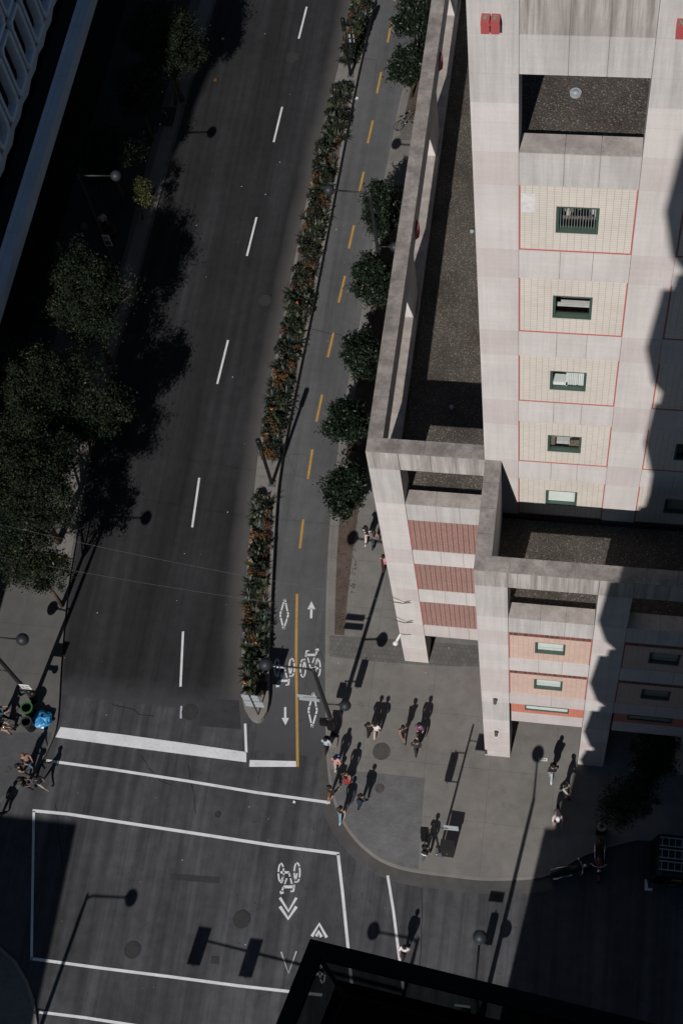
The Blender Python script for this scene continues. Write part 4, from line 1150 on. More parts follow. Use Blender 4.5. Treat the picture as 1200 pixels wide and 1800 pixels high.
def sign(u, v, hgt, z0, panels, label, dx=0.0, post=True, xy=None, tilt=0.0):
    p = gz(u, v, z0) if xy is None else Vector((xy[0], xy[1], z0))
    t = thing('traffic_sign', label, 'traffic sign', (p.x, p.y, z0), 'traffic signs seen from behind')
    if post:
        b = MB(); b.tube([(p.x, p.y, z0), (p.x, p.y, hgt)], .032, 8); b.build('post', 'dark_metal', t)
    for (cx, zc, w, h) in panels:
        b = MB(); x = p.x + cx
        b.box(x - w / 2, x + w / 2, p.y + .035, p.y + .055, zc - h / 2, zc + h / 2); b.box(x - w / 2, x + w / 2, p.y + .0, p.y + .036, zc + h * .2, zc + h * .2 + .05); b.box(x - w / 2, x + w / 2, p.y + .0, p.y + .036, zc - h * .3, zc - h * .3 + .05)
        b.build('sign_panel', 'alu', t)
    return t
sign(454, 1256, 3.3, MZ, [(-.03, 2.75, .82, .78), (.02, 1.85, .95, .75)], 'grey sign pair seen from behind on the rounded end of the planter')
sign(618, 111, 3.2, MZ, [(.18, 2.7, .34, .26), (.18, 2.3, .34, .26)], 'small sign pair on a thin post beside the far upright light')
sign(0, 0, 5.6, .15, [(-.62, 5.4, .95, .30), (-.55, 4.98, .95, .30)], 'two flat grey panels fixed to the corner lamp over the diamond mark', post=False, xy=(AX - .12, AY - .1))
for o in [o for o in bpy.data.objects if o.get('label', '').startswith('two flat grey panels')]:
    b = MB(); b.tube([(AX - .1, AY - .08, 5.42), (AX - .9, AY - .08, 5.42)], .02, 6); b.build('bracket', 'dark_metal', o)

def signal(x, y, z, label, facing=-1, name='traffic_signal', horn=True):
    t = thing(name, label, 'traffic signal', (x, y, z))
    b = MB(); b.box(x - .17, x + .17, y - .13, y + .13, z, z + 1.05)
    if horn: b.tube([(x, y, z + 1.05), (x, y, z + 1.25)], .03, 6); b.tube([(x, y, z), (x, y, z - .15)], .03, 6)
    b.build('housing', 'black_metal', t)
    for k in range(3):
        v = MB(); yy = y + facing * .13; zc = z + .2 + k * .33
        v.tube([(x, yy, zc), (x, yy + facing * .03, zc)], .12, 12)
        v.build('lens', 'dark_glass', t)
        v = MB(); pts = []
        for q in range(9):
            a = math.pi * (q / 8) ; pts.append((x + .145 * math.cos(a), zc + .145 * math.sin(a)))
        for q in range(8):
            v.add([(pts[q][0], yy, pts[q][1]), (pts[q + 1][0], yy, pts[q + 1][1]), (pts[q + 1][0], yy + facing * .24, pts[q + 1][1] - .02), (pts[q][0], yy + facing * .24, pts[q][1] - .02)], [(0, 1, 2, 3)])
        v.build('visor', 'black_metal', t)
    return t
signal(AX + .42, AY - .05, 2.35, 'black traffic signal on the corner lamp above the people waiting')
b = MB(); b.box(AX - .16, AX + .16, AY - .35, AY - .10, 1.45, 2.25); b.box(AX - .5, AX - .16, AY - .3, AY - .05, 1.9, 2.4); b.tube([(AX - .3, AY - .1, 2.5), (AX + .45, AY - .05, 2.5)], .03, 6)
tag(b.build('control_box', 'black_metal'), 'black control boxes strapped to the corner lamp below its signal', 'control box')
b = MB(); b.box(AX - .24, AX + .2, AY - .75, AY - .32, .149, .32); tag(b.build('concrete_block', 'concrete_kerb'), 'low concrete block at the foot of the corner lamp', 'block')
# the signal mast in the pavement by the dark cabinet
PX, PY = -5.05, 16.55
t = thing('signal_pole', 'slim dark signal pole on the pavement corner beside the black cabinet', 'pole', (PX, PY, .15))
b = MB(); b.tube([(PX, PY, .15), (PX, PY, 5.6)], [.06, .045], 8); b.tube([(PX, PY, 3.1), (PX - .5, PY, 3.1)], .025, 6); b.tube([(PX, PY, 4.35), (PX - .5, PY, 4.35)], .025, 6); b.tube([(PX, PY, 4.9), (PX + .6, PY, 4.9)], .02, 6)
b.build('pole', 'black_metal', t)
b = MB(); b.box(PX - .22, PX + .22, PY - .22, PY + .2, .148, .26); b.build('pole_base', 'grey_metal', t)
for sx in (-1, 1):
    b = MB(); b.tube([(PX + sx * .12, PY - .13, .26), (PX + sx * .12, PY - .13, .31)], .03, 6); b.build('bolt', 'white', t)
signal(PX - .50, PY, 3.18, 'black traffic signal on the slim pole beside the person with the striped backpack')
sign(0, 0, 0, .15, [(0, 4.85, .66, .72)], 'square sign seen from behind on the slim signal pole', post=False, xy=(PX + .72, PY))
p = gz(786, 1500, .15)
t = thing('control_cabinet', 'black metal control cabinet standing on the pavement corner', 'cabinet', (p.x, p.y, .15))
cx, cy = p.x + .02, p.y + .02
b = MB(); b.prism([(cx - .28, cy - .2), (cx + .28, cy - .23), (cx + .32, cy + .2), (cx - .26, cy + .24)], .25, 1.62); b.build('cabinet_body', 'black_metal', t)
b = MB(); b.prism([(cx - .31, cy - .23), (cx + .31, cy - .26), (cx + .35, cy + .23), (cx - .29, cy + .27)], 1.62, 1.67); b.build('lid', 'dark_metal', t)
b = MB(); b.box(cx - .26, cx + .28, cy - .2, cy + .18, .148, .25); b.build('plinth', 'grey_metal', t)
b = MB(); b.box(cx - .02, cx + .02, cy - .245, cy - .215, .8, .95); b.build('handle', 'chrome', t)
# signals whose shadows lie before the railing: on the lamp at the near corner and on a mast arm below the frame
signal(-2.95, 9.1, 3.1, 'traffic signal on the near corner lamp behind the black railing')
sign(0, 0, 0, .15, [(-.62, 4.85, .66, .42)], 'square sign on the near corner lamp behind the black railing', post=False, xy=(-2.45, 9.1))
b = MB(); b.tube([(-7.2, 1.9, 7.0), (-12.5, 2.55, 7.0), (-17.2, 3.1, 7.0)], [.07, .05, .04], 8); tag(b.build('mast_arm', 'dark_metal'), 'signal mast arm over the lowest crossing line', 'mast arm')
for x, y, l in ((-16.9, 3.1, 'traffic signal with back plate at the far end of the mast arm'), (-14.4, 2.85, 'traffic signal with back plate in the middle of the mast arm')):
    t = signal(x, y - .15, 6.2, l); b = MB(); b.box(x - .32, x + .32, y - .04, y - .02, 6.0, 7.5); b.build('back_plate', 'black_metal', t)
b = MB(); b.box(-22.9, -22.2, 2.05, 2.1, 3.6, 3.85); tag(b.build('lamp_sign', 'alu'), 'small plate on the lamp below the frame at the left', 'sign')
# posters on two lamp poles
def poster(x, y, z, w, h, label, marks):
    t = tag(MB().box(x - w / 2, x + w / 2, y - .012, y + .012, z, z + h).build('pole_sign', 'white'), label, 'sign')
    b = MB()
    for (a0, a1, b0, b1, m_) in marks: b.box(x - w / 2 + w * a0, x - w / 2 + w * a1, y - .016, y - .0125, z + h * b0, z + h * b1, m_)
    b.build('print', ['red_metal', 'blind_dark', 'leaf_blue'], t)
poster(-27.05, 48.05, 3.0, .42, 1.0, 'white poster with a small picture on the shaded lamp pole', [(.15, .5, .62, .85, 0), (.1, .9, .1, .5, 2), (.55, .85, .6, .9, 1)])
poster(-25.95, 21.85, 2.35, .52, .62, 'small white printed sign on the left corner lamp', [(.12, .4, .5, .8, 1), (.5, .9, .6, .8, 1), (.12, .8, .2, .36, 2)])
b = MB(); b.tube([(-26.28, 22, 1.7), (-25.95, 21.9, 1.75)], .10, 8); b.ball((-25.85, 21.85, 1.75), .16, 10, 8); tag(b.build('hand_signal', 'black_metal'), 'small black signal box on the left corner lamp above the green bin', 'signal')
# overhead wires
def wire(p, q, label):
    b = MB(); pts = []
    p, q = Vector(p), Vector(q)
    for i in range(17):
        t = i / 16; v = p.lerp(q, t); v.z -= .55 * math.sin(math.pi * t); pts.append(v)
    b.tube(pts, .005, 4); tag(b.build('overhead_wire', 'wire'), label, 'wire', 'overhead wires across the road')
q1 = gy(683, 1056.5, TY - .35); q2 = gy(678, 1086, TY - .35)
wire(gx(0, 962, -29.9) if False else (-29.75, 28.6, 7.7), q1, 'upper of two thin wires spanning the road to the building corner')
wire((-29.75, 27.4, 6.2), q2, 'lower of two thin wires spanning the road to the building corner')

# ------------------------------------------------------------------ people
def cmat(col, rough=.8):
    k = 'cloth_%d_%d_%d' % tuple(int(c * 1000) for c in col)
    if k not in M: M[k] = plain(k, col, rough, .2, .14, 9)
    return k
SKIN = {'light': (.36, .22, .16), 'mid': (.26, .145, .10), 'dark': (.075, .042, .03)}
DG = [None]
def person(u, v, face, label, top=(.02, .02, .022), bottom=(.02, .02, .025), shoe=(.02, .02, .02), hair=(.012, .010, .010), skin='light', sleeve='short', legs='long',
           stride=.35, bend=0.0, hairlen=0, cap=None, afro=False, arms=(.15, -.15, .25, .25), z=.15, h=1.70, skirt=None, pack=None, belt=None, stripe=None, sit=False):
    p0 = gz(u, v, z); s = h / 1.76
    J = {}
    pel = Vector((0, 0, .95 if not sit else .62))
    def up(p, l): return p + Vector((0, math.sin(bend) * l, math.cos(bend) * l))
    J['pel'] = (pel, .150, .125); J['waist'] = (up(pel, .16), .142, .118); J['chest'] = (up(pel, .36), .170, .128); J['nb'] = (up(pel, .50), .070, .062)
    nk = up(pel, .50); hb = bend * .75
    def uh(l): return nk + Vector((0, math.sin(hb) * l + .02, math.cos(hb) * l))
    J['neck'] = (uh(.06), .050, .050); J['h0'] = (uh(.12), .070, .082); J['h1'] = (uh(.20), .078, .094); J['h2'] = (uh(.275), .048, .058)
    E = [('pel', 'waist', 'top'), ('waist', 'chest', 'top'), ('chest', 'nb', 'top'), ('nb', 'neck', 'skin'), ('neck', 'h0', 'skin'), ('h0', 'h1', 'skin'), ('h1', 'h2', 'skin')]
    for sd, sg in (('l', -1), ('r', 1)):
        a = stride * sg
        hip = pel + Vector((sg * .085, 0, -.05))
        if sit: kn = hip + Vector((sg * .04, .40, .0)); an = kn + Vector((0, .02, -.42 if True else 0))
        else:
            kn = hip + Vector((0, math.sin(a) * .43, -math.cos(a) * .43)); a2 = a - (.35 if a < 0 else .05) * min(1, abs(a) * 3)
            an = kn + Vector((0, math.sin(a2) * .41, -math.cos(a2) * .41))
        an.z = max(an.z, .06); toe = an + Vector((sg * .015, .15, -.03)); toe.z = max(.035, toe.z)
        J['hip' + sd] = (hip, .108, .108); J['kn' + sd] = (kn, .076 if legs == 'long' else .062, .076 if legs == 'long' else .064); J['an' + sd] = (an, .060 if legs == 'long' else .044, .062 if legs == 'long' else .046); J['toe' + sd] = (toe, .038, .032)
        E += [('pel', 'hip' + sd, 'bot'), ('hip' + sd, 'kn' + sd, 'thigh'), ('kn' + sd, 'an' + sd, 'shin'), ('an' + sd, 'toe' + sd, 'shoe')]
        ua, fa = (arms[0], arms[2]) if sg < 0 else (arms[1], arms[3])
        sh = up(pel, .46) + Vector((sg * .175, 0, 0))
        out = .055
        el = sh + Vector((sg * out * .9, math.sin(ua) * .27, -math.cos(ua) * .27)); wr = el + Vector((-sg * .03 * (1 + abs(fa)), math.sin(ua + fa) * .24, -math.cos(ua + fa) * .24))
        d = (wr - el).normalized(); pm = wr + d * .075
        J['sh' + sd] = (sh, .078, .078); J['el' + sd] = (el, .058 if sleeve != 'none' else .046, .058 if sleeve != 'none' else .046); J['wr' + sd] = (wr, .028, .028); J['pm' + sd] = (pm, .036, .022)
        E += [('chest', 'sh' + sd, 'top'), ('sh' + sd, 'el' + sd, 'uarm'), ('el' + sd, 'wr' + sd, 'farm'), ('wr' + sd, 'pm' + sd, 'skin')]
    names = list(J); idx = {n: i for i, n in enumerate(names)}
    me = bpy.data.meshes.new('tmp'); me.from_pydata([J[n][0] for n in names], [(idx[a], idx[b_]) for a, b_, _ in E], [])
    ob = bpy.data.objects.new('tmp', me); COL.objects.link(ob)
    sk = ob.modifiers.new('s', 'SKIN'); sk.use_smooth_shade = True
    for i, n in enumerate(names):
        sv = me.skin_vertices[0].data[i]; sv.radius = (J[n][1], J[n][2]); sv.use_root = (n == 'pel')
    ob.modifiers.new('u', 'SUBSURF').levels = 1
    dg = bpy.context.evaluated_depsgraph_get(); dg.update()
    ev = ob.evaluated_get(dg).to_mesh()
    V = [v_.co.copy() for v_ in ev.vertices]; F = [tuple(f.vertices) for f in ev.polygons]
    ob.evaluated_get(dg).to_mesh_clear(); bpy.data.objects.remove(ob); bpy.data.meshes.remove(me)
    kind = {'top': 1, 'skin': 0, 'bot': 2, 'thigh': 2, 'shin': 2 if legs == 'long' else 0, 'shoe': 3,
            'uarm': 0 if sleeve == 'none' else 1, 'farm': 1 if sleeve == 'long' else 0}
    if legs == 'bare': kind['thigh'] = 0
    segs = [(J[a][0], J[b_][0], kind[k]) for a, b_, k in E]
    b = MB(); b.v = [tuple(v_) for v_ in V]
    for f in F:
        c = sum((V[i] for i in f), Vector()) / len(f); best = (9, 0)
        for A, B_, k in segs:
            ab = B_ - A; t = max(0, min(1, (c - A).dot(ab) / max(1e-6, ab.length_squared))); d = (c - (A + ab * t)).length
            if d < best[0]: best = (d, k)
        k = best[1]
        if k == 1 and stripe and int(c.z * 14) % 2: k = 4
        b.f.append(list(f)); b.m.append(k); b.s.append(True)
    # fingers, thumb, nose, eyes, ears
    for sd, sg in (('l', -1), ('r', 1)):
        wr, pm = J['wr' + sd][0], J['pm' + sd][0]; d = (pm - wr).normalized(); sdv = Vector((0, 1, 0)) if abs(d.y) < .7 else Vector((0, 0, 1))
        ac = d.cross(sdv).normalized(); la = ac.cross(d).normalized()
        for i, (o_, l) in enumerate(((-.026, .060), (-.009, .072), (.009, .068), (.026, .050))):
            q0 = pm - d * .01 + la * o_; b.tube([q0, q0 + d * l * .55, q0 + d * l - ac * sg * .018], [.0095, .009, .006], 5, 0)
        q0 = wr + d * .03 + la * .028; b.tube([q0, q0 + la * .03 + d * .02, q0 + la * .04 + d * .05], [.011, .010, .007], 5, 0)
    hc = J['h1'][0]; f_ = Vector((0, math.cos(hb), -math.sin(hb))); uu = Vector((0, math.sin(hb), math.cos(hb)))
    q = hc + f_ * .088 - uu * .03; b.tube([q + uu * .03, q + f_ * .022 - uu * .01], [.010, .015], 6, 0)
    for sg in (-1, 1):
        q = hc + f_ * .078 + Vector((sg * .032, 0, 0)); b.ball(q, .012, 6, 4, 5); q = hc + Vector((sg * .078, 0, 0)) - uu * .02; b.ball(q, .026, 6, 4, 0, (.4, .8, 1.2))
    q = hc + f_ * .080 - uu * .065; b.ball(q, .018, 6, 4, 6, (1.3, .5, .4))
    b.v = [(x * s, y * s, zz * s) for x, y, zz in b.v]
    mats = [cmat(SKIN[skin], .6), cmat(top), cmat(bottom), cmat(shoe), cmat(stripe or top), 'rubber', cmat((.20, .07, .06))]
    body = b.build('person', mats)
    body.location = (p0.x, p0.y, z - .003); body.rotation_euler = (0, 0, math.radians(-face))
    tag(body, label, 'person', None)
    def child(mb, name, mt):
        mb.v = [(x * s, y * s, zz * s) for x, y, zz in mb.v]; o = mb.build(name, mt); o.parent = body; return o
    hm = MB()
    hr = .150 if afro else .108
    c = hc + uu * (.035 if not afro else .05) - f_ * .022
    hm.ball(c, hr, 14, 10, 0, (.96, 1.08, .95))
    if hairlen:
        e = hc - f_ * .075; hm.tube([e + uu * .05, e - uu * .10 - f_ * .02, e - Vector((0, .03, hairlen))], [.08, .095, .06], 8)
    child(hm, 'hair', cmat(hair, .6))
    if cap:
        cm = MB(); cm.ball(c + uu * .012, hr + .014, 14, 10, 0, (1, 1.05, .85)); cm.prism([(c.x - .08, c.y + .05), (c.x + .08, c.y + .05), (c.x + .06, c.y + .19), (c.x - .06, c.y + .19)], c.z - .005, c.z + .012); child(cm, 'cap', cmat(cap))
    if skirt:
        sm = MB(); sm.tube([(0, 0, pel.z + .06), (0, 0, pel.z - .15), (0, 0, pel.z - .48)], [.135, .19, .25], 14, 0, False); child(sm, 'skirt', cmat(skirt))
    if belt:
        sm = MB(); sm.tube([(0, 0, pel.z + .02), (0, 0, pel.z + .09)], [.158, .152], 14, 0, False); child(sm, 'belt', cmat(belt))
    if pack:
        col, pl = pack; k = MB()
        c = J['chest'][0] + Vector((0, -.20, -.10))
        k.ball((c.x, c.y, c.z), .2, 12, 10, 0, (.85, .62, 1.25)); k.ball((c.x, c.y - .08, c.z - .08), .13, 10, 8, 0, (.95, .6, .8))
        for sg in (-1, 1): k.tube([(sg * .10, c.y + .05, c.z + .18), (sg * .115, c.y + .22, c.z + .20), (sg * .12, c.y + .32, c.z + .06)], .022, 6, 1)
        if len(col) > 3:
            for q in range(4): k.tube([(-.13, c.y - .10, c.z + .14 - q * .07), (0, c.y - .135, c.z + .14 - q * .07), (.13, c.y - .10, c.z + .14 - q * .07)], .018, 6, 2)
        k.v = [(x * s, y * s, zz * s) for x, y, zz in k.v]
        o = k.build('backpack', [cmat(col[:3]), 'rubber', 'white'])
        o.location = body.location; o.rotation_euler = body.rotation_euler
        tag(o, pl, 'backpack')
    return body
K = (.016, .016, .018); NAVY = (.02, .03, .06); JEAN = (.17, .27, .36); WHT = (.55, .54, .54); TAN = (.36, .25, .18)
person(652, 1291, 10, 'person in a black hoodie and white shoes beside the one in a white shirt', K, K, WHT, sleeve='long', stride=.2, arms=(.1, -.1, .5, .5))
person(663.5, 1292, 8, 'person in a white shirt and beige trousers with a red brown belt', (.58, .55, .55), (.42, .33, .26), WHT, sleeve='long', stride=.25, hair=(.02, .014, .012), belt=(.16, .05, .05), arms=(.3, .1, .9, .5))
person(712, 1296, 160, 'person with bare legs in a black top, arms spread, on the pavement', K, K, K, skin='mid', sleeve='none', legs='short', stride=.4, arms=(-.7, .7, .6, .3))
person(739, 1292, 195, 'person in a purple top with bare legs walking behind the one all in black', (.13, .06, .15), K, TAN, skin='light', legs='bare', stride=.35, hairlen=.2)
person(733.5, 1321, 170, 'person dressed all in charcoal walking in front of the purple top', (.035, .036, .042), (.03, .03, .035), K, sleeve='long', stride=.25)
person(578, 1317, 185, 'person in a pale blue shirt with a black shoulder bag at the kerb', (.34, .44, .54), K, K, stride=.3, skin='light', pack=((.016, .016, .018), 'black backpack on the person in the pale blue shirt'))
person(595, 1349, 190, 'person in a pink shirt and pale trousers with a blue backpack', (.52, .26, .26), (.42, .34, .30), (.4, .36, .33), stride=.25, pack=((.09, .27, .52), 'blue backpack on the person in pink'))
person(612, 1375, 185, 'person in a dark tank top and long red skirt on the kerb ramp', K, (.05, .02, .02), (.1, .09, .09), hair=(.03, .015, .01), sleeve='none', skirt=(.22, .03, .035), hairlen=.25, stride=.2)
person(586, 1400, 200, 'person in a black patterned top stepping towards the crossing line', K, (.12, .055, .035), WHT, skin='mid', stripe=None, legs='short', stride=.5, arms=(.8, -.5, .3, .4))
person(604, 1436, 185, 'person in light blue jeans and black top stepping off the kerb', K, JEAN, (.34, .44, .52), sleeve='none', stride=.45, arms=(.5, -.4, .3, .3), hairlen=.15)
person(639, 1414, 20, 'person in dark navy with white shoes walking over the dark paving', (.03, .03, .035), K, WHT, sleeve='long', stride=.35, pack=((.018, .026, .06), 'navy backpack on the person crossing the dark paving'))
person(751, 1503, 15, 'person in dark jeans with a black and white striped backpack by the cabinet', K, (.06, .07, .09), K, sleeve='short', stride=.3, arms=(.4, -.2, .8, .5), pack=((.016, .016, .018, 1), 'black backpack with white stripes on the person by the cabinet'))
person(971, 1364, 175, 'person in a black tee and light jeans with white shoes walking from the arcade', K, (.30, .40, .47), WHT, stride=.45, hair=(.015, .012, .012), skin='light', arms=(-.6, .5, .6, .9), pack=((.016, .016, .018), 'black bag carried by the person in light jeans'))
person(992, 1397, 120, 'person in a grey tee with an outstretched arm at the edge of the shade', (.33, .33, .31), K, K, skin='mid', stride=.3, arms=(.3, 1.2, .4, .5))
person(977, 1434, 172, 'person in a pale pink shirt and white cap bending forward at the shade edge', (.48, .40, .40), K, (.3, .3, .3), stride=.45, bend=.85, cap=(.62, .60, .60), arms=(.8, .8, .5, .5))
person(714, 1676, 185, 'person in a white shirt crossing the road above the black railing', (.60, .60, .61), K, K, stride=.4, z=.012, skin='mid', arms=(-.3, .4, .7, .9))
person(648, 951, 5, 'person with black hair in a white sleeved top and beige trousers near the building edge', K, (.47, .38, .36), (.2, .1, .08), sleeve='long', hairlen=.35, stride=.35, stripe=(.55, .55, .55), arms=(.6, -.1, .8, .4))
person(661.5, 958, 8, 'person with long brown hair in a taupe top and navy jeans near the building edge', (.19, .145, .13), NAVY, WHT, hair=(.035, .02, .015), sleeve='long', hairlen=.4, stride=.4)
person(677.5, 1001, 182, 'person in a pink top and dark shoes half hidden by the building corner', (.50, .20, .24), (.46, .24, .26), K, hair=(.02, .012, .012), hairlen=.2, stride=.3)
person(57, 1344, 130, 'bare shouldered person in blue jeans in the group by the left kerb', (.32, .2, .15), (.10, .17, .26), K, hair=(.16, .10, .06), sleeve='none', stride=.25, arms=(.3, .2, 1.0, .8))
person(47, 1362, 70, 'bare armed person in a black tank top in the group by the left kerb', K, (.05, .045, .04), K, sleeve='none', stride=.2, arms=(.3, .3, .9, .9), hairlen=.1)
person(52, 1386, 80, 'person with a big round black hairdo by the left kerb', K, (.05, .045, .045), K, afro=True, skin='mid', stride=.2, arms=(.25, .3, .6, .5))
person(79, 1384, 290, 'person in a dark tee and pale shorts in the group by the left kerb', (.03, .032, .04), (.36, .34, .31), K, legs='short', stride=.35, skin='mid', arms=(.5, -.4, .5, .3))
person(11, 1264, 60, 'person in a teal tee at the left edge of the photo', (.03, .10, .14), K, K, stride=.25, skin='light', arms=(.6, .9, .6, .6))
person(8, 1283, 100, 'person on a bicycle with pale knees at the left edge of the photo', K, (.36, .24, .18), K, sit=True, stride=.1, arms=(.8, .8, .5, .5), z=.30)
person(188, 404, 150, 'person in a pale top standing in the shade beside the lamp pole', (.32, .34, .38), K, K, stride=.2)
person(112, 452, 30, 'person in grey standing in the shade above the sunlit tree', (.16, .15, .17), K, K, stride=.3)
person(6, 1437, 200, 'person in dark clothes walking off the left edge of the photo', K, K, K, stride=.3, z=.012)

# ------------------------------------------------------------------ bins, bag, litter
p = gz(57, 1255, .15); t = thing('rubbish_bin', 'green rimmed round rubbish bin beside the left corner lamp', 'rubbish bin', (p.x, p.y, .15), 'round bins by the left corner lamp')
def bin_(t, p, m_, h=.95, r=.30):
    b = MB(); b.ring((p.x, p.y), r * .88, r * .95, .16, .15 + h, 24); b.ring((p.x, p.y), .001, r * .9, .16, .2, 24); b.build('bin_body', 'black_metal', t)
    b = MB(); b.ring((p.x, p.y), r * .82, r * 1.06, .15 + h, .15 + h + .07, 24); b.build('rim', m_, t)
    b = MB(); b.ring((p.x, p.y), .001, r * .85, .15 + h * .55, .15 + h * .58, 16)
    for k in range(6): b.ball((p.x + rng.uniform(-.1, .1), p.y + rng.uniform(-.1, .1), .15 + h * .62), .07, 6, 4)
    b.build('rubbish', 'rubber', t)
bin_(t, p, 'green_bin')
p = gz(56, 1279, .15); t = thing('rubbish_bin', 'black round rubbish bin below the green rimmed one', 'rubbish bin', (p.x, p.y, .15), 'round bins by the left corner lamp'); bin_(t, p, 'iron', .9, .27)
p = gz(77, 1267, .15); b = MB(); n0 = 20
vs = []; fs = []
for i in range(9):
    t_ = i / 8
    for k in range(n0):
        a = 2 * math.pi * k / n0; rr = (.10 + .34 * math.sin(math.pi * min(1, t_ * .95 + .05)) ** .6) * (1 + .13 * math.sin(a * 5 + i) + .08 * math.sin(a * 9 - i * 2))
        if i == 8: rr = .03
        vs.append((p.x + rr * math.cos(a) * 1.15, p.y + rr * math.sin(a), .15 + .52 * t_ + .03 * math.sin(a * 4 + i)))
for i in range(8):
    for k in range(n0): fs.append((i * n0 + k, i * n0 + (k + 1) % n0, (i + 1) * n0 + (k + 1) % n0, (i + 1) * n0 + k))
b.add(vs, fs); b.tube([(p.x, p.y, .66), (p.x + .02, p.y + .02, .76)], [.03, .07], 8)
tag(b.build('rubbish_bag', 'blue_bag', at=(p.x, p.y, .15)), 'shiny blue plastic rubbish bag by the left corner lamp', 'rubbish bag')
LT = [(379, 141, 'white', .12, 0, 'small orange brown carton lying in the far left lane', 'leaf_orange'), (517, 1410, 'white', .07, 0, 'white paper scrap on the upper crossing line', 'white'), (627, 173, 'white', .09, 0, 'white paper scrap on the bike path by the planter', 'white'), (392, 69, 'white', .09, 0, 'pale blue can in the shaded far left lane', 'alu')]
for u, v, _, r, zz, lab, m_ in LT:
    p = gz(u, v, .02); b = MB(); b.prism([(p.x - r, p.y - r * .6), (p.x + r * .8, p.y - r * .8), (p.x + r, p.y + r * .6), (p.x - r * .5, p.y + r)], .012, .012 + r * .7)
    tag(b.build('litter', m_), lab, 'litter')
b = MB()
for i in range(110):
    u, v = rng.uniform(60, 900), rng.uniform(40, 1740); p = gz(u, v, .0)
    if xat(ml, p.y) - .2 < p.x < xat(mr, p.y) + .2 and p.y > 21: continue
    z0 = .16 if (p.x > -11.5 and p.y > 16) or (p.x < -26.6) else .012
    r = rng.uniform(.012, .035); b.prism([(p.x - r, p.y - r), (p.x + r, p.y - r * .5), (p.x + r * .4, p.y + r)], z0, z0 + .01, rng.randrange(2))
tag(b.build('ground_specks', ['white', 'concrete_kerb']), 'tiny pale scraps and gum spots scattered over road and pavement', 'debris', kind='stuff')

# ------------------------------------------------------------------ bicycle, motorcycles, van with ladders
def wheel(b, c, ax, r, w, m=0, n=20, tilt=None):
    ax = Vector(ax).normalized(); up = Vector((0, 0, 1)) if tilt is None else Vector(tilt)
    side = ax.cross(up).normalized(); pts = []
    for i in range(n + 1):
        a = 2 * math.pi * i / n; pts.append(Vector(c) + (side * math.cos(a) + up * math.sin(a)) * r)
    b.tube(pts, w, 6, m, False)
def bicycle(x, y, z, ang, label, frame):
    t = thing('bicycle', label, 'bicycle'); F = (1, 0, 0)
    w1 = MB(); wheel(w1, (-.52, 0, .34), (0, 1, 0), .32, .022); o = w1.build('wheel', 'rubber', t); 
    w2 = MB(); wheel(w2, (.52, 0, .34), (0, 1, 0), .32, .022); o2 = w2.build('wheel', 'rubber', t)
    for o_, cx in ((o, -.52), (o2, .52)):
        q = MB(); q.tube([(cx, -.04, .34), (cx, .04, .34)], .03, 6)
        for k in range(9):
            a = k * math.pi / 9; q.tube([(cx - .3 * math.cos(a), 0, .34 - .3 * math.sin(a)), (cx + .3 * math.cos(a), 0, .34 + .3 * math.sin(a))], .003, 3)
        q.build('spokes', 'grey_metal', o_)
    q = MB()
    for a_, c_ in (((-.52, 0, .34), (-.12, 0, .32)), ((-.12, 0, .32), (-.24, 0, .82)), ((-.52, 0, .34), (-.22, 0, .74)), ((-.12, 0, .32), (.36, 0, .66)), ((-.22, 0, .76), (.34, 0, .78)), ((.34, 0, .86), (.52, 0, .34))): q.tube([a_, c_], .018, 6)
    q.build('frame', frame, t)
    q = MB(); q.tube([(.33, 0, .84), (.36, 0, .98)], .014, 6); q.tube([(.36, -.28, .98), (.42, -.1, .99), (.42, .1, .99), (.36, .28, .98)], .014, 6); q.build('handlebar', 'chrome', t)
    q = MB(); q.ball((-.25, 0, .88), .11, 10, 6, 0, (1.2, .6, .35)); q.build('saddle', 'rubber', t)
    q = MB(); q.tube([(-.12, -.08, .32), (-.12, .08, .32)], .05, 8); q.tube([(-.12, .09, .32), (.02, .10, .22)], .012, 5); q.tube([(-.12, -.09, .32), (-.26, -.10, .42)], .012, 5); q.build('crank', 'chrome', t)
    t.location = (x, y, z); t.rotation_euler = (0, 0, ang); return t
p = gz(716, 222, .15); o = bicycle(p.x, p.y, .15, math.radians(38), 'parked bicycle with grey frame standing on the grey paving by the building', 'grey_metal'); o.rotation_euler = (math.radians(-14), 0, math.radians(38))
p = gz(8, 1283, .15); bicycle(p.x - .1, p.y, .15, math.radians(10), 'dark bicycle ridden at the left edge of the photo', 'dark_metal')
p = gz(180, 30, .15); bicycle(p.x, p.y, .15, math.radians(70), 'bicycle parked in the shade above the menu board', 'blind_dark')

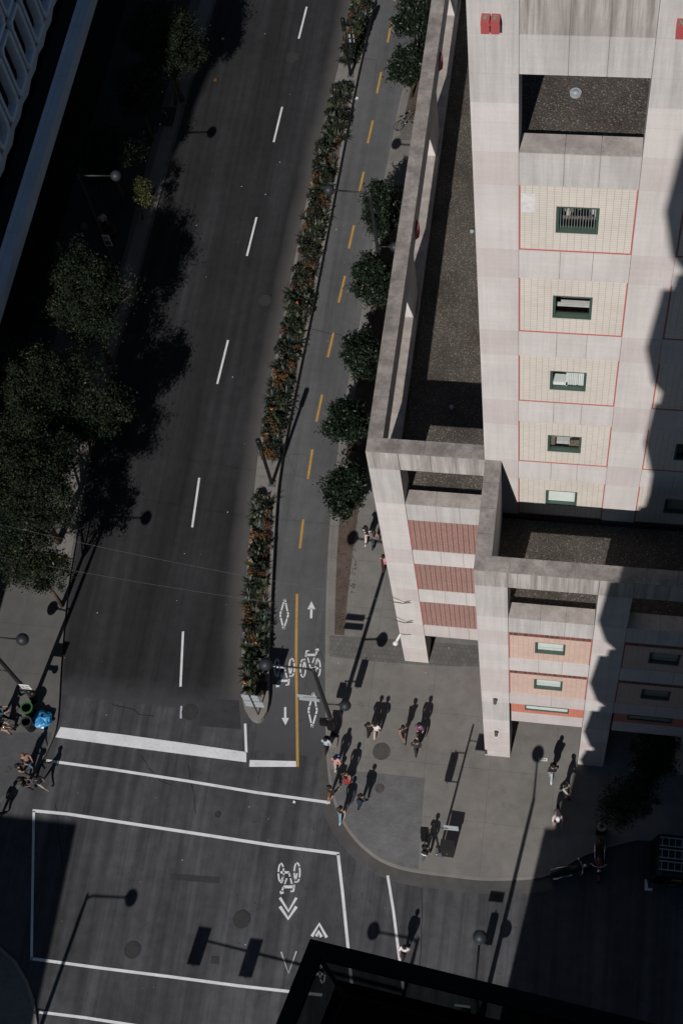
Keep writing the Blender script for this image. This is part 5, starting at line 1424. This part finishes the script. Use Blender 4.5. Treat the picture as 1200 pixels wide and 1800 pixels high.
def motorcycle(x, y, ang, label, paint_):
    t = thing('motorcycle', label, 'motorcycle', group='parked motorcycles')
    for cx in (-.68, .72):
        q = MB(); wheel(q, (cx, 0, .31), (0, 1, 0), .25, .065); o = q.build('wheel', 'rubber', t)
        h = MB(); h.tube([(cx, -.05, .31), (cx, .05, .31)], .12, 10); h.build('rim', 'chrome', o)
    q = MB(); q.tube([(-.45, 0, .55), (-.05, 0, .42), (.25, 0, .5), (.45, 0, .75)], [.09, .17, .15, .07], 10); q.tube([(.72, .09, .31), (.45, .08, .95)], .025, 6); q.tube([(.72, -.09, .31), (.45, -.08, .95)], .025, 6); q.build('engine_frame', 'dark_metal', t)
    q = MB(); q.ball((.16, 0, .82), .22, 12, 8, 0, (1.45, .75, .62)); q.build('fuel_tank', paint_, t)
    q = MB(); q.ball((-.35, 0, .78), .24, 12, 8, 0, (1.55, .62, .35)); q.build('saddle', 'rubber', t)
    q = MB(); q.ball((-.80, 0, .66), .22, 10, 8, 0, (1.1, .5, .5)); q.build('rear_fender', paint_, t)
    q = MB(); q.ball((.76, 0, .55), .2, 10, 8, 0, (1.2, .45, .45)); q.build('front_fender', paint_, t)
    q = MB(); q.tube([(.30, -.40, 1.02), (.42, -.2, 1.06), (.45, 0, 1.02), (.42, .2, 1.06), (.30, .40, 1.02)], .02, 6); q.build('handlebar', 'chrome', t)
    q = MB(); q.ball((.58, 0, .92), .10, 10, 8); q.build('headlight', 'chrome', t)
    for sg in (-1, 1):
        q = MB(); q.tube([(.1, sg * .18, .32), (-.4, sg * .22, .3), (-.95, sg * .22, .34)], [.04, .05, .055], 8); q.build('exhaust', 'chrome', t)
        q = MB(); q.tube([(.40, sg * .2, 1.06), (.36, sg * .3, 1.2)], .01, 5); q.ball((.36, sg * .32, 1.22), .06, 8, 6, 0, (.5, 1.2, .8)); q.build('mirror', 'chrome', t)
    t.location = (x, y, .005); t.rotation_euler = (math.radians(4), 0, ang); return t
p = gz(1004, 1532); motorcycle(p.x, p.y, math.radians(18), 'black motorcycle parked at a slant by the kerb in the shade', 'black_metal')
p = gz(1053, 1517); motorcycle(p.x, p.y, math.radians(-88), 'red motorcycle parked straight to the kerb in the shade', 'red_gloss')
p = gz(1055, 1462, .15); t = thing('litter_bin', 'dark square litter bin on the pavement behind the red motorcycle', 'rubbish bin', (p.x, p.y, .15))
b = MB(); b.prism([(p.x - .25, p.y - .2), (p.x + .25, p.y - .2), (p.x + .25, p.y + .2), (p.x - .25, p.y + .2)], .2, 1.1); b.build('bin_body', 'dark_metal', t)
b = MB(); b.ring((p.x, p.y), .1, .24, 1.1, 1.16, 16); b.build('rim', 'blind_dark', t)
b = MB(); b.box(p.x - .2, p.x + .2, p.y - .16, p.y + .16, .148, .2); b.build('plinth', 'black_metal', t)

VX, VY = 4.72, 17.15
t = thing('van', 'dark van with ladders on its roof parked at the right edge', 'van', (VX, VY, .0))
prof = [(0, .35), (-.06, .7), (.02, 1.15), (.14, 1.85), (.35, 1.95), (4.1, 1.95), (4.6, 1.3), (5.4, 1.1), (5.5, .4)]
b = MB(); n = len(prof); W_ = .95
def sect(y, k): return [(VX + x + (.02 if k else 0), VY + y, z) for x, z in prof]
L = [sect(-W_ * .93, 0), sect(-W_, 0), sect(W_, 0), sect(W_ * .93, 0)]
vs = []
for y, f in ((-W_ * .88, 1), (-W_, 0), (W_, 0), (W_ * .88, 1)):
    for x, z in prof: vs.append((VX + x, VY + (y if z > 1.7 or not f else y), z + (.0 if not f else .06 * (z > 1.7))))
fs = []
for r in range(3):
    for i in range(n): fs.append((r * n + i, r * n + (i + 1) % n, (r + 1) * n + (i + 1) % n, (r + 1) * n + i))
fs += [tuple(range(n)), tuple(range(4 * n - 1, 3 * n - 1, -1))]
b.add(vs, [f[::-1] for f in fs]); b.build('body', 'black_metal', t)
for cx in (.95, 4.4):
    for sg in (-1, 1):
        q = MB(); q.tube([(VX + cx, VY + sg * .72, .36), (VX + cx, VY + sg * .98, .36)], .36, 20); o = q.build('wheel', 'rubber', t)
        q = MB(); q.tube([(VX + cx, VY + sg * .97, .36), (VX + cx, VY + sg * .995, .36)], .2, 12); q.build('rim', 'grey_metal', o)
q = MB(); q.box(VX - .12, VX + .06, VY - .95, VY + .95, .38, .56); q.build('bumper', 'dark_metal', t)
q = MB(); q.box(VX + .055, VX + .13, VY - .75, VY + .75, 1.25, 1.75); q.build('rear_window', 'dark_glass', t)
for sg in (-1, 1):
    q = MB(); q.box(VX - .03, VX + .05, VY + sg * .88 - .05, VY + sg * .88 + .05, .85, 1.2); q.build('tail_light', 'red_gloss', t)
    q = MB(); q.box(VX + 4.2, VX + 4.4, VY + sg * 1.0 - .06, VY + sg * 1.12, 1.2, 1.45); q.build('mirror', 'black_metal', t)
q = MB(); q.box(VX + .85, VX + 1.3, VY - W_ - .012, VY - W_ + .001, 1.2, 1.5); q.build('sticker', 'yellow', t)
q = MB()
for x in (.35, 1.6, 2.9, 3.9): q.box(VX + x, VX + x + .05, VY - .92, VY + .92, 2.05, 2.10)
for sg in (-1, 1): q.box(VX + .3, VX + 4.0, VY + sg * .9 - .03, VY + sg * .9 + .03, 1.96, 2.06)
q.build('roof_rack', 'dark_metal', t)
for i, (yy, m_, lab) in enumerate(((.56, 'alu', 'aluminium ladder on the van roof nearest the pavement'), (.02, 'alu', 'aluminium ladder in the middle of the van roof'), (-.52, 'alu', 'aluminium ladder on the van roof nearest the road'))):
    q = MB()
    for sg in (-1, 1): q.box(VX + .2, VX + 4.2, VY + yy + sg * .19 - .02, VY + yy + sg * .19 + .02, 2.105, 2.19)
    for k in range(14): q.box(VX + .3 + k * .29, VX + .33 + k * .29, VY + yy - .19, VY + yy + .19, 2.13, 2.16)
    tag(q.build('ladder', m_), lab, 'ladder', 'ladders on the van')

# ------------------------------------------------------------------ things in the shade of the left pavement
p = gz(172, 74, .15); t = thing('menu_board', 'white standing board with rows of print in the deep shade of the left pavement', 'board', (p.x, p.y, .15))
b = MB()
for sg in (-1, 1): b.box(p.x + sg * .48 - .025, p.x + sg * .48 + .025, p.y - .03, p.y + .01, .15, 1.75)
b.box(p.x - .5, p.x + .5, p.y - .03, p.y + .01, 1.72, 1.77); b.box(p.x - .5, p.x + .5, p.y - .03, p.y + .01, .3, .35); b.build('frame', 'slate_pale', t)
b = MB()
for z0, z1 in ((.40, .62), (.75, 1.15), (1.28, 1.62)): b.box(p.x - .44, p.x + .44, p.y - .02, p.y, z0, z1)
b.build('print', 'blind_dark', t)
def tree_pit(u, v, w, d, lab):
    p = gz(u, v, .15); b = MB(); b.box(p.x - w, p.x + w, p.y - d, p.y + d, .146, .156)
    for k in range(9): b.box(p.x - w, p.x + w, p.y - d + 2 * d * k / 9, p.y - d + 2 * d * (k + .45) / 9, .157, .163)
    tag(b.build('tree_grate', 'iron'), lab, 'tree grate', 'iron tree grates')
tree_pit(252, 345, .62, .75, 'dark square tree grate under the yellowing young tree')
tree_pit(292, 205, .55, .75, 'dark square tree grate in shade below the slim sunlit tree')
for u, v, ang, lab in ((288, 165, 75, 'bicycle leaning in the shade by the far tree grate'), (285, 222, 60, 'bicycle parked in deep shade below the far tree grate')):
    p = gz(u, v, .15); bicycle(p.x, p.y, .15, math.radians(ang), lab, 'dark_metal')
p = gz(200, 412, .15); b = bush_plant('potted_shrub', 160, .42, .55, .07, 'leaf_bronze'); b.location = (p.x, p.y, .6)
tag(b, 'brownish round shrub in a tub beside the lamp pole in the shade', 'shrub')
q = MB(); q.tube([(p.x, p.y, .15), (p.x, p.y, .62)], [.26, .32], 14); tag(q.build('plant_tub', 'iron'), 'round dark tub under the brownish shrub in the shade', 'tub')
